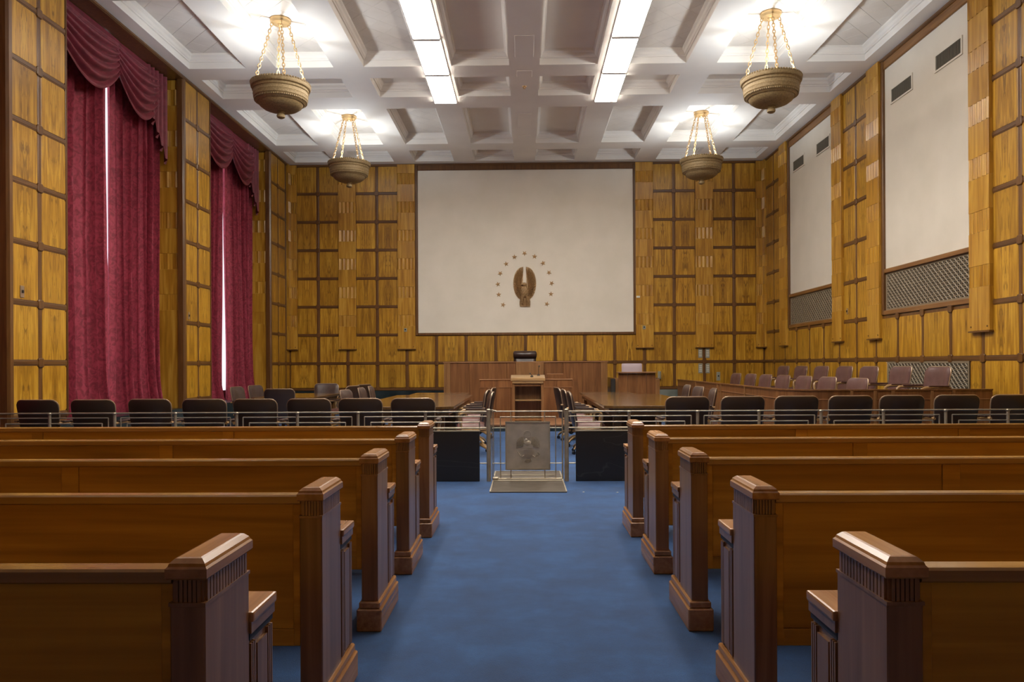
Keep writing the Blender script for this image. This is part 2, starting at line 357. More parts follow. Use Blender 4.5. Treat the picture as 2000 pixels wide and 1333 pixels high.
def pilaster(wall, s, wd=0.49, d=0.07, zlo=1.83, zhi=7.0, rot=0.0, y=0.0, name='pilaster', foot=True):
    p = B(-wd/2 + 0.01, wd/2 - 0.01, -0.012, 0, zlo + 0.01, zhi).build(name, 'pilaster', wall, (s, y, 0), (0, 0, rot))
    z = zlo
    for i, (a, b) in enumerate(BANDS):
        if a - z > 0.02: place(block_mesh(wd, a - z, d), 'plain_block', p, (0, 0, (z + a) / 2))
        amp = 0.006 + 0.020 * (i / 5) ** 0.8
        place(flute_mesh(wd, b - a, amp, d - 0.006), 'fluted_block', p, (0, 0, (a + b) / 2)); z = b
    place(block_mesh(wd, zhi - z, d), 'plain_block', p, (0, 0, (z + zhi) / 2))
    if foot:
        B(-wd/2 - 0.012, wd/2 + 0.012, -d - 0.012, 0, zlo - 0.022, zlo).build('foot_strip', 'trimx', p)
        for sx in (-1, 1): MB().cyl((sx * (wd/2 - 0.05), -d - 0.006, zlo + 0.06), (sx * (wd/2 - 0.05), -d, zlo + 0.06), 0.014, n=8).build('button', 'trim', p)
    return p

# back wall ---------------------------------------------------------
wb = B(-7.4, 7.2, 0, 0.25, 0, ZC).build('wall_back', 'trim', loc=(XC, YB, 0)); tag(wb, 'golden brown wood panelled wall behind the judge', kind='structure')
SL, SR, SZ0, SZ1 = -3.00, 3.02, 2.275, 6.83
E0 = XL - XC; E1 = XR - XC
def field(wall, s0, sm, s1, zlo, rows, y=0.0):
    "two columns of panels with a stile between, from row line to row line"
    for k in range(len(rows) - 1):
        z0, z1 = rows[k] + 0.036, rows[k+1] - 0.036
        panel(wall, s0 + 0.004, sm - 0.043, z0, z1, y); panel(wall, sm + 0.043, s1 - 0.004, z0, z1, y)
    for r in rows[:-1]:
        hbar(wall, s0, s1, r, y=y); boss(wall, sm, r, y)
    vbar(wall, sm, rows[0], rows[-1], y=y)
def lower(wall, lines, z0, z1, skip=()):
    for i in range(len(lines) - 1):
        if i in skip: continue
        panel(wall, lines[i] + 0.043, lines[i+1] - 0.043, z0 + 0.036, z1 - 0.036)
    for i, s in enumerate(lines[1:-1]):
        if not (i in skip and i + 1 in skip): vbar(wall, s, z0, z1)
LB = [E0] + [MOD * k for k in range(-7, 8)] + [E1]
lower(wb, LB, ROW[0], ROW[1]); lower(wb, LB, ZB + 0.05, ROW[0])
hbar(wb, E0, E1, ROW[0]); hbar(wb, E0, E1, ZB + 0.03, h=0.05)
for s in LB[1:-1]: boss(wb, s, ROW[0])
PW = 0.49
for k in (-8, -6, -4, 4, 6, 8):
    if abs(k) == 8:
        sgn = 1 if k > 0 else -1; e = E1 if k > 0 else E0
        pilaster(wb, e - sgn * 0.12, wd=0.24, d=0.07)
    else: pilaster(wb, k * MOD)
for sgn in (-1, 1):
    for k in (5, 7):
        a, b = (k - 1) * MOD + PW/2, (k + 1) * MOD - PW/2
        if k == 7: b = (E1 if sgn > 0 else -E0) - 0.24
        lo, hi = (a, b) if sgn > 0 else (-b, -a)
        field(wb, lo, sgn * k * MOD, hi, ROW[1], ROW[1:8])
cp = B(SL, SR, -0.004, 0.0, SZ0, SZ1).build('cream_panel', 'cream', wb); tag(cp, 'large smooth cream plaster panel above the bench')
for nm, bb in (('frame_side', (SL - 0.075, SL, SZ0 - 0.075, 7.0)), ('frame_side', (SR, SR + 0.075, SZ0 - 0.075, 7.0)), ('frame_bottom', (SL, SR, SZ0 - 0.075, SZ0)), ('frame_top', (SL, SR, SZ1, 7.0))):
    B(bb[0], bb[1], -0.045, 0, bb[2], bb[3]).build(nm, 'trim', wb, bevel=0.012)
B(E0, 0, -0.035, 0, 0, ZB).build('marble_base', 'dadodark', wb); B(0, E1, -0.035, 0, 0, ZB).build('marble_base', 'dado', wb)  # left half takes the darker marble to paint in its shade

# right wall --------------------------------------------------------
LENR = YB - Y0
wr = B(0, LENR, 0.06, 0.3, 0, ZC)
ZW = ROW[1] + 0.02
for a_, b_ in ((0, 1.66), (4.98, 6.64), (9.96, 11.62), (14.94, LENR)): wr.box(a_, b_, 0, 0.06, ZW, ZC)
wr.box(0, LENR, 0, 0.06, 0, ZW)
wr = wr.build('wall_right', 'trim', loc=(XR, YB, 0), rot=(0, 0, -PI/2)); tag(wr, 'panelled right wall with tall cream bays and pilasters', kind='structure')
LR = [0.0] + [MOD * k for k in range(1, 29)] + [LENR]
lower(wr, LR, ROW[0], ROW[1]); lower(wr, LR, ZB + 0.05, ROW[0], skip=(8, 9, 10, 11))
hbar(wr, 0, LR[-1], ROW[0]); hbar(wr, 0, LR[-1], ZB + 0.03, h=0.05)
for s in LR[1:-1]: boss(wr, s, ROW[0])
for k in (3, 4, 5, 9, 10, 11, 15, 16, 17): boss(wr, k * MOD, ROW[1] - 0.01)
panel(wr, 8*MOD + 0.05, 7.06, ZB + 0.086, ROW[0] - 0.036); panel(wr, 9.66, 12*MOD - 0.05, ZB + 0.086, ROW[0] - 0.036)
pilaster(wr, 0.12, wd=0.24)
for k in (2, 6, 8, 12, 14, 18, 20): pilaster(wr, k * MOD)
field(wr, 0.24, MOD, 2*MOD - PW/2, ROW[1], ROW[1:8])
field(wr, 6*MOD + PW/2, 7*MOD, 8*MOD - PW/2, ROW[1], ROW[1:8])
field(wr, 12*MOD + PW/2, 13*MOD, 14*MOD - PW/2, ROW[1], ROW[1:8])
for k in (19, 21, 23, 25, 27): field(wr, (k - 1)*MOD + PW/2, k*MOD, (k + 1)*MOD - PW/2, ROW[1], ROW[1:8])
B(0, LENR, -0.035, 0, 0, ZB).build('marble_base', 'dado', wr)
def lattice(wd, h, nx, nz):
    mb = MB(); dx, dz = wd / nx, h / nz
    for i in range(nx + 1):
        ph = i % 2; segs = nz * 4
        pts = []
        for j in range(segs + 1):
            z = h * j / segs; off = 0.30 * dx * math.cos(2 * PI * z / (2 * dz) + PI * ph) if 0 < i < nx else 0
            pts.append((i * dx + off, z))
        hw = dx * 0.32
        vs_ = []
        for x, z in pts: vs_ += [(x - hw, -0.004, z), (x, -0.014, z), (x + hw, -0.004, z)]
        mb.add(vs_, [q for j in range(segs) for q in ((3*j, 3*j+1, 3*j+4, 3*j+3), (3*j+1, 3*j+2, 3*j+5, 3*j+4))])
    for j in range(nz + 1): mb.box(0, wd, -0.006, 0, max(0, j*dz - dz*0.12), min(h, j*dz + dz*0.12))
    return mb
def grille(wall, s0, s1, z0, z1, y, nx, nz, label):
    g = B(s0, s1, y - 0.004, y, z0, z1).build('grille_backing', 'void', wall); tag(g, label)
    la = lattice(s1 - s0 - 0.06, z1 - z0 - 0.06, nx, nz).build('lattice', 'grille', g, (s0 + 0.03, y - 0.008, z0 + 0.03), fix=False); la['kind'] = 'stuff'
    fr = MB().box(s0, s1, y - 0.02, y, z1 - 0.03, z1).box(s0, s1, y - 0.02, y, z0, z0 + 0.03).box(s0, s0 + 0.03, y - 0.02, y, z0 + 0.03, z1 - 0.03).box(s1 - 0.03, s1, y - 0.02, y, z0 + 0.03, z1 - 0.03)
    fr.build('grille_frame', 'grille', g)
for a, b, nm in ((2, 6, 'far'), (8, 12, 'near'), (14, 18, 'nearest')):
    s0, s1 = a * MOD + PW/2, b * MOD - PW/2
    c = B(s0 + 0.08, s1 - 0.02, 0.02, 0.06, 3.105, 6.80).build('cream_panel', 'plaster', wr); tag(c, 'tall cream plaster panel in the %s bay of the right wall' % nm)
    B(s0, s0 + 0.085, -0.03, 0.06, ROW[1] + 0.03, 7.0).build('frame_side', 'trim', wr, bevel=0.01)
    B(s1 - 0.03, s1, -0.03, 0.06, ROW[1] + 0.03, 7.0).build('frame_side', 'trim', wr, bevel=0.01)
    B(s0 + 0.085, s1 - 0.03, -0.02, 0.06, 3.025, 3.105).build('frame_middle', 'frame', wr, bevel=0.01)
    B(s0 + 0.085, s1 - 0.03, -0.03, 0.06, ROW[1] + 0.025, ROW[1] + 0.11).build('frame_bottom', 'frame', wr, bevel=0.01)
    B(s0, s1, -0.01, 0.06, 6.80, 7.0).build('frame_top', 'frame', wr, bevel=0.01)
    grille(wr, s0 + 0.085, s1 - 0.03, ROW[1] + 0.11, 3.025, 0.04, 46, 13, 'bronze lattice grille under the %s cream panel' % nm)
grille(wr, 7.10, 9.64, 0.74, ROW[0] - 0.04, -0.005, 46, 12, 'low bronze lattice grille behind the jury chairs')

# left wall ---------------------------------------------------------
PIERS = [(20.035 - 4.955 * k - 0.6, 20.035 - 4.955 * k + 0.6) for k in range(5)]
REC = 0.85
mb = B(Y0, YB, REC, 0.9, 0, ZC)
edges = []
for a, b in PIERS: mb.box(max(a, Y0), b, 0, REC, 0, ZC)
mb.box(20.635, YB, 0, REC, 0, ZC)
for k in range(1, 5): mb.box(PIERS[k][1], PIERS[k-1][0], 0, REC, 6.95, ZC)
wl = mb.build('wall_left', 'trim', loc=(XL, 0, 0), rot=(0, 0, PI/2)); tag(wl, 'panelled left wall with deep curtained window bays', kind='structure')
for i, (a, b) in enumerate(PIERS[:4]):
    rows = [ZB + 0.05] + ROW
    sm = (a + b) / 2; lo = a + 0.03; hi = b - 0.02
    field(wl, lo, sm, hi, ZB, rows)
    # near return of the pier, faced with blocks, and its dark rounded corner post
    pilaster(wl, a - 0.0, wd=REC - 0.10, d=0.02, zlo=ZB - 0.1, zhi=6.94, rot=-PI/2, y=0.10 + (REC - 0.10)/2, name='window_reveal', foot=False)
    MB().prism([(a - 0.05, 0.10), (a - 0.05, 0.0), (a - 0.03, -0.035), (a + 0.03, -0.035), (a + 0.03, 0.10)], 'z', 0, 7.0).build('corner_post', 'trim', wl)
    vbar(wl, b - 0.008, ZB, 7.0, wd=0.03, d=0.03)
lowpan = [20.635, YB - 0.03]
pilaster(wl, YB - 0.13, wd=0.22, d=0.07)
panel(wl, 20.66, 20.98, ROW[0] + 0.04, 1.80); panel(wl, 20.66, 20.98, ZB + 0.08, ROW[0] - 0.04); hbar(wl, 20.64, 21.0, ROW[0])
B(Y0, YB, -0.035, 0, 0, ZB - 0.1).build('marble_base', 'dadodark', wl)
for k in range(1, 4):
    B(PIERS[k][1], PIERS[k-1][0], -0.03, REC, ZB - 0.16, ZB - 0.10).build('marble_ledge', 'dadodark', wl, bevel=0.01)
hbar(wl, Y0, YB, 6.985, h=0.07, d=0.05, name='cornice_strip'); hbar(wr, 0, LENR, 6.985, h=0.07, d=0.04, name='cornice_strip'); hbar(wb, E0, E1, 6.985, h=0.07, d=0.055, name='cornice_strip')

wq = B(XL - 0.9, XR + 0.4, Y0 - 0.25, Y0, 0, ZC).build('wall_rear', 'pilaster'); tag(wq, 'wood wall behind the viewer', kind='structure')

# windows in the bays
for n, k in ((1, 2), (2, 1), (3, 3)):
    a, b = PIERS[k][1] + 0.25, PIERS[k-1][0] - 0.25
    fr = MB()
    for (p, q, r, s_) in ((a, a + 0.08, 0.7, 6.8), (b - 0.08, b, 0.7, 6.8), (a, b, 0.7, 0.78), (a, b, 6.72, 6.8), ((a+b)/2 - 0.03, (a+b)/2 + 0.03, 0.78, 6.72)): fr.box(p, q, REC - 0.05, REC, r, s_)
    wn = fr.build('window_%d' % n, 'trim', None, (XL, 0, 0), (0, 0, PI/2)); tag(wn, 'tall daylit window behind the %s crimson curtain' % ('near', 'far', 'nearest')[n - 1], kind='structure')
    for (p, q) in ((a + 0.08, (a+b)/2 - 0.03), ((a+b)/2 + 0.03, b - 0.08)): B(p, q, REC - 0.03, REC - 0.02, 0.78, 6.72).build('pane', 'pane', wn)

# ------------------------------------------------------------------ ceiling
CXS = [XC + 1.662 * (i - 3.5) for i in range(8)]
HWX = 0.545
CYS = []
for k in range(5):
    CYS += [(16.45 - 4.98*k, 19.11 - 4.98*k, 'large'), (19.67 - 4.98*k, 20.72 - 4.98*k, 'small')]
CYS = sorted([c for c in CYS if c[0] > Y0 + 0.1])
ceil = MB()
xs = [XL - 0.9] + [e for c in CXS for e in (c - HWX, c + HWX)] + [XR + 0.3]
ys = [Y0] + [e for c in CYS for e in c[:2]] + [YB + 0.05]
for j in range(len(ys) - 1):
    for i in range(len(xs) - 1):
        if i % 2 == 1 and j % 2 == 1: continue
        ceil.add([(xs[i], ys[j], ZC), (xs[i], ys[j+1], ZC), (xs[i+1], ys[j+1], ZC), (xs[i+1], ys[j], ZC)], [(0, 1, 2, 3)])
ceil.box(XL - 0.9, XR + 0.3, Y0, YB + 0.2, 7.36, 7.5)
ce = ceil.build('ceiling', 'ceiling', fix=False); tag(ce, 'white coffered plaster ceiling', kind='structure')
LOOPS = [(0, ZC), (0, 7.14), (0.025, 7.14), (0.025, 7.165), (0.045, 7.18), (0.06, 7.22), (0.09, 7.245), (0.09, 7.29)]
def coffer_mesh(ly, kind):
    key = ('c', round(ly, 3))
    if key not in cache:
        mb = MB(); vs_ = []
        for o, z in LOOPS:
            a, b = HWX - o, ly/2 - o
            vs_ += [(-a, -b, z), (a, -b, z), (a, b, z), (-a, b, z)]
        fs_ = [(4*j + q, 4*j + (q+1) % 4, 4*j + 4 + (q+1) % 4, 4*j + 4 + q) for j in range(len(LOOPS) - 1) for q in range(4)]
        fs_.append(tuple(range(4 * (len(LOOPS) - 1), 4 * len(LOOPS))))
        mb.add(vs_, [tuple(reversed(f)) for f in fs_]); cache[key] = mb.mesh('coffer', 'ceiling', fix=False)
    return cache[key]
def clip(poly, axis, lim, keep_less):
    out = []
    for i in range(len(poly)):
        p, q = poly[i-1], poly[i]
        ip, iq = ((v[axis] <= lim) if keep_less else (v[axis] >= lim) for v in (p, q))
        if ip != iq:
            t = (lim - p[axis]) / (q[axis] - p[axis]); out.append((p[0] + t*(q[0]-p[0]), p[1] + t*(q[1]-p[1])))
        if iq: out.append(q)
    return out
TS = 0.352; GAP = 0.0024
def tile_set(ly):
    key = ('t', round(ly, 3))
    if key not in cache:
        a, b = HWX - 0.09, ly/2 - 0.09; res = []; c45 = math.sqrt(0.5)
        for i in range(-9, 10):
            for j in range(-9, 10):
                sq = [(i*TS + GAP, j*TS + GAP), ((i+1)*TS - GAP, j*TS + GAP), ((i+1)*TS - GAP, (j+1)*TS - GAP), (i*TS + GAP, (j+1)*TS - GAP)]
                pl = [((x - y) * c45, (x + y) * c45) for x, y in sq]
                for ax, lim, less in ((0, a, True), (0, -a, False), (1, b, True), (1, -b, False)):
                    pl = clip(pl, ax, lim, less)
                    if len(pl) < 3: break
                if len(pl) < 3: continue
                ar = abs(sum(pl[q-1][0]*pl[q][1] - pl[q][0]*pl[q-1][1] for q in range(len(pl)))) / 2
                if ar < 0.004: continue
                res.append(MB().prism(pl, 'z', 7.281, 7.288).mesh('ceiling_tile', 'tile'))
        cache[key] = res
    return cache[key]
for (ya, yb, kind) in CYS:
    for ix, cx in enumerate(CXS):
        co = place(coffer_mesh(yb - ya, kind), 'coffer', ce, (cx, (ya + yb) / 2, 0))
        if kind == 'large' and ya > 10 and ix in (0, 1, 2, 5, 6, 7):
            for me in tile_set(yb - ya): place(me, 'ceiling_tile', co)
# flush access plates and detectors on the middle beam
for y, wd, ly in ((13.3, 0.34, 0.9), (14.55, 0.3, 0.3), (17.3, 0.30, 0.9), (18.6, 0.30, 0.3)):
    fr = MB().box(-wd/2, wd/2, -ly/2, ly/2, ZC - 0.008, ZC); o = fr.build('access_plate', 'ceiling', ce, (XC, y, 0), bevel=0.004)
sd = thing('sprinkler_head', 'small round sprinkler head on the middle ceiling beam', 'sprinkler', (XC, 15.22, ZC))
MB().cyl((0, 0, 0), (0, 0, -0.012), 0.045, 0.04, n=16).build('rose', 'gold', sd); MB().cyl((0, 0, -0.01), (0, 0, -0.04), 0.012, n=8).cyl((0, 0, -0.04), (0, 0, -0.045), 0.03, n=12).build('nozzle', 'gold', sd)

# ------------------------------------------------------------------ fluorescent fixtures
def fluo_fixture():
    t = thing('fluorescent_fixture', 'x', 'ceiling light')
    a, l = 0.225, 1.575
    MB().box(-a - 0.012, a + 0.012, -l/2, l/2, -0.022, 0).build('housing', 'ceiling', t)
    for sy in (-1, 1): B(-a - 0.004, a + 0.004, sy*(l/2 - 0.020) - 0.020, sy*(l/2 - 0.020) + 0.020, -0.044, -0.022).build('end_cap', 'ceiling', t)
    B(-a, a, -l/2 + 0.04, l/2 - 0.04, -0.037, -0.022).build('diffuser', 'fluo', t)
    for sx in (-0.10, 0.10): B(sx - 0.004, sx + 0.004, -l/2 + 0.03, l/2 - 0.03, -0.043, -0.038).build('guard_wire', 'greymetal', t)
    return t
fx = fluo_fixture(); used = [False]
ordn = ['first', 'second', 'third', 'fourth', 'fifth', 'sixth', 'seventh', 'eighth', 'ninth', 'tenth', 'eleventh', 'twelfth']
for side, cx in (('left', -1.665), ('right', 1.755)):
    for k in range(7):  # the far three show; the others are unseen, added for their light
        spot(fx, used, (cx, 15.29 - 1.59 * k, ZC), 0, 'bright fluorescent panel in the %s ceiling strip, %s from the bench end' % (side, ordn[k]), 'fluorescent ceiling panels')

# ------------------------------------------------------------------ chandeliers
def chandelier():
    t = thing('bowl_chandelier', 'x', 'chandelier')   # origin at the coffer top, z 7.29
    MB().lathe([(0.17, 0), (0.175, -0.015), (0.175, -0.045), (0.16, -0.06), (0.15, -0.075), (0.06, -0.085), (0.045, -0.11), (0.02, -0.125), (0.001, -0.13)], 28).build('canopy', 'gold', t, smooth=True)
    R0, R1, Z0c, Z1c = 0.135, 0.425, -0.075, -1.12
    p0, p1 = Vector((R0, 0, Z0c)), Vector((R1, 0, Z1c)); d = p1 - p0; L = d.length; nl = 17; step = L / nl
    ch = MB(); dn = d.normalized(); s1 = Vector((0, 1, 0)); s2 = dn.cross(s1)
    for i in range(nl):
        c = p0 + dn * (step * (i + 0.5)); sd_ = s1 if i % 2 else s2; hl, hw = step * 0.66, 0.021
        pts = [c + dn * (hl * math.cos(2*PI*q/12)) * (1 if abs(math.cos(2*PI*q/12)) > .6 else 1.15) + sd_ * (hw * math.sin(2*PI*q/12)) for q in range(12)]
        ch.tube(pts, 0.0075, 5, closed=True)
    cm = ch.mesh('chain', 'gold', smooth=True)
    for q in range(4): place(cm, 'chain', t, (0, 0, 0), (0, 0, q * PI/2))
    z = lambda q: q - 7.29
    bowl = [(0.40, z(6.10)), (0.43, z(6.17)), (0.465, z(6.185)), (0.492, z(6.165)), (0.498, z(6.13)), (0.488, z(6.10)), (0.462, z(6.085)), (0.46, z(6.06)), (0.468, z(6.05)), (0.455, z(6.035)),
            (0.452, z(6.0)), (0.456, z(5.985)), (0.45, z(5.965)), (0.448, z(5.925)), (0.435, z(5.905)), (0.405, z(5.868)), (0.385, z(5.852)), (0.372, z(5.856)), (0.35, z(5.81)), (0.29, z(5.765)), (0.21, z(5.735)), (0.12, z(5.718)), (0.06, z(5.714)), (0.0005, z(5.713)),
            (0.0005, z(5.76)), (0.20, z(5.78)), (0.32, z(5.84)), (0.39, z(6.0))]
    MB().lathe(bowl, 48, closed=True).build('bowl', 'lamp', t, smooth=30)
    rope = MB(); n = 64
    for q in range(n):
        a = 2*PI*q/n; rope.ball((0.484*math.cos(a), 0.484*math.sin(a), z(6.172)), 0.021, 6, 4)
    rope.build('rope_rim', 'lamp', t, smooth=True)
    dent = MB(); n = 80
    for q in range(n):
        a = 2*PI*q/n; m = Matrix.Rotation(a, 4, 'Z'); k = len(dent.v)
        dent.box(0.385, 0.437, -0.010, 0.010, z(5.882), z(5.905)); dent.xf(m, k)
    dent.build('leaf_band', 'lamp', t)
    MB().lathe([(0.03, z(5.725)), (0.062, z(5.714)), (0.066, z(5.70)), (0.046, z(5.688)), (0.062, z(5.67)), (0.072, z(5.645)), (0.065, z(5.618)), (0.035, z(5.60)), (0.001, z(5.592))], 20).build('finial', 'lamp', t, smooth=True)
    bm_ = MB().ball((0.13, 0, z(5.99)), 0.045, 10, 6).mesh('bulb', 'bulb', smooth=True)
    for q in range(3): place(bm_, 'bulb', t, (0, 0, 0), (0, 0, 2*PI*q/3 + 0.4))
    ld = bpy.data.lights.new('bowl lamp', 'POINT'); ld.energy = CHAND; ld.color = (0.79, 0.895, 1.0); ld.shadow_soft_size = 0.09
    lo = bpy.data.objects.new('bowl_lamp', ld); C.objects.link(lo); lo.parent = t; lo.location = (0, 0, z(6.13))
    return t
chd = chandelier(); used = [False]
for side, ix in (('left', 1), ('right', 6)):
    for k, nm in ((0, 'far'), (1, 'near'), (2, 'second'), (3, 'rearmost')):  # the two nearer pairs are unseen, added for the light they give
        lab = ('gilt bowl chandelier on four chains, the %s one on the %s' % ({'far': 'far smaller looking', 'near': 'near larger looking', 'second': 'added unseen one above the pews', 'rearmost': 'added unseen one above the viewer'}[nm], side))
        spot(chd, used, (CXS[ix], 17.70 - 4.98*k, 7.281), {('left', 0): 0.75, ('left', 1): 0.44, ('right', 0): 0.28, ('right', 1): -0.09}.get((side, k), 0.3), lab.replace('the one above', 'hung above').replace(' one on the', ' on the') if nm in ('second', 'rearmost') else lab, 'bowl chandeliers')

# ------------------------------------------------------------------ curtains
def sm(x): x = max(0, min(1, x)); return x * x * (3 - 2 * x)
def curtains(n, ya, yb, gap, label):
    t = thing('curtain_set', label, 'curtain', (XL - 0.50, 0, 0))
    ym = (ya + yb) / 2 + 0.13
    for side in (0, 1):
        a0, b0 = (ya - 0.02, ym) if side == 0 else (ym, yb + 0.03)
        nf = 7
        rnd = [random.uniform(0.7, 1.3) for _ in range(12)]
        def fn(u, v, a0=a0, b0=b0, side=side, rnd=rnd):
            z = 0.505 + (6.85 - 0.505) * v
            a, b = a0, b0
            g = gap(z) / 2
            if side == 0: b = b0 - g
            else: a = a0 + g
            if side == 1: b += 0.05 * sm((2.2 - z) / 2.0)
            uu = u + 0.02 * math.sin(3*u*PI + v*2.0 + n)
            y = a + (b - a) * uu
            ph = 2*PI*nf*(u + 0.03*math.sin(v*2.5 + side*2 + n)) 
            kf = u * 11; k = int(min(10, kf)); rk = rnd[k] + (rnd[k+1] - rnd[k]) * sm(kf - k)
            amp = 0.105 * rk * (0.75 + 0.35 * (1 - v)); damp = sm((1 - u if side == 0 else u) * 9)
            sn = math.sin(ph); x = amp * (sn * (1.25 - 0.25*sn*sn)) + 0.02 * math.sin(2.3*ph + 1.0) + 0.02*math.sin(5*v + 4*u)
            x *= damp; y += 0.05 * math.cos(ph) * damp * rk * min(1, 8*u) * min(1, 8*(1 - u))
            if v < 0.12 and damp > 0.9: x += 0.10 * (1 - v/0.12)**2 * (0.5 + 0.5*math.sin(ph))
            return (x, y, z)
        MB().grid(fn, 110, 44).build('drape', 'curtain', t, smooth=60, fix=False)
    zt = 6.93
    def swag(u0, u1, drop, low, xo, name='swag'):
        def fn(u, v):
            y = u0 + (u1 - u0) * u
            us = u ** (math.log(0.5) / math.log(low))
            cat = math.sin(PI * us) ** 0.85 if 0 < us < 1 else 0
            edge = 0.30 * (1 - u) + 0.55 * u
            d = v * (edge * (1 - cat) + drop * cat)
            rip = math.sin(2*PI*(6.5*v - 0.15)) * 0.046 * (0.35 + 0.65*cat) * sm(v*5)
            x = xo + 0.04 + 0.13 * cat * math.sin(PI * min(1, v*0.9)) + rip
            return (x, y, zt - d + 0.012*math.cos(2*PI*6.5*v)*cat)
        return MB().grid(fn, 40, 66).build(name, 'valance', t, smooth=60, fix=False)
    yj = ya + (yb - ya) * 0.50
    swag(ya - 0.10, yj + 0.10, 1.08, 0.55, 0.19); swag(yj - 0.08, yb - 0.28, 1.10, 0.50, 0.17)
    def casc(u, v):
        y = (yb - 0.78) + 0.76 * u
        zb = 6.20 - 0.95 * (math.floor(u * 4.999) + 0.5*((u*5) % 1)) / 4.6
        return (0.21 + 0.055*math.sin(2*PI*5*u) + 0.02*u, y, zt - (zt - zb) * v)
    MB().grid(casc, 60, 16).build('cascade', 'valance', t, smooth=60, fix=False)
    def casc2(u, v):
        y = ya - 0.12 + 0.40 * u; zb = 5.65 + 0.45 * u
        return (0.19 + 0.04*math.sin(2*PI*3.5*u), y, zt - (zt - zb) * v)
    MB().grid(casc2, 40, 10).build('cascade', 'valance', t, smooth=60, fix=False)
    return t
curtains(1, PIERS[2][1] + 0.04, PIERS[1][0] - 0.06, lambda z: 0.105 * sm((z - 3.4) / 2.4) - 0.05 * sm((3.4 - z) / 0.5), 'tall crimson curtain with swagged valance in the nearer window bay')
curtains(2, PIERS[1][1] + 0.04, PIERS[0][0] - 0.06, lambda z: 0.17 + 0.10 * math.exp(-((z - 1.3) / 1.2) ** 2), 'tall crimson curtain with swagged valance in the farther window bay')
curtains(3, PIERS[3][1] + 0.04, PIERS[2][0] - 0.06, lambda z: -0.04, 'tall crimson curtain with swagged valance in the bay beside the pews')

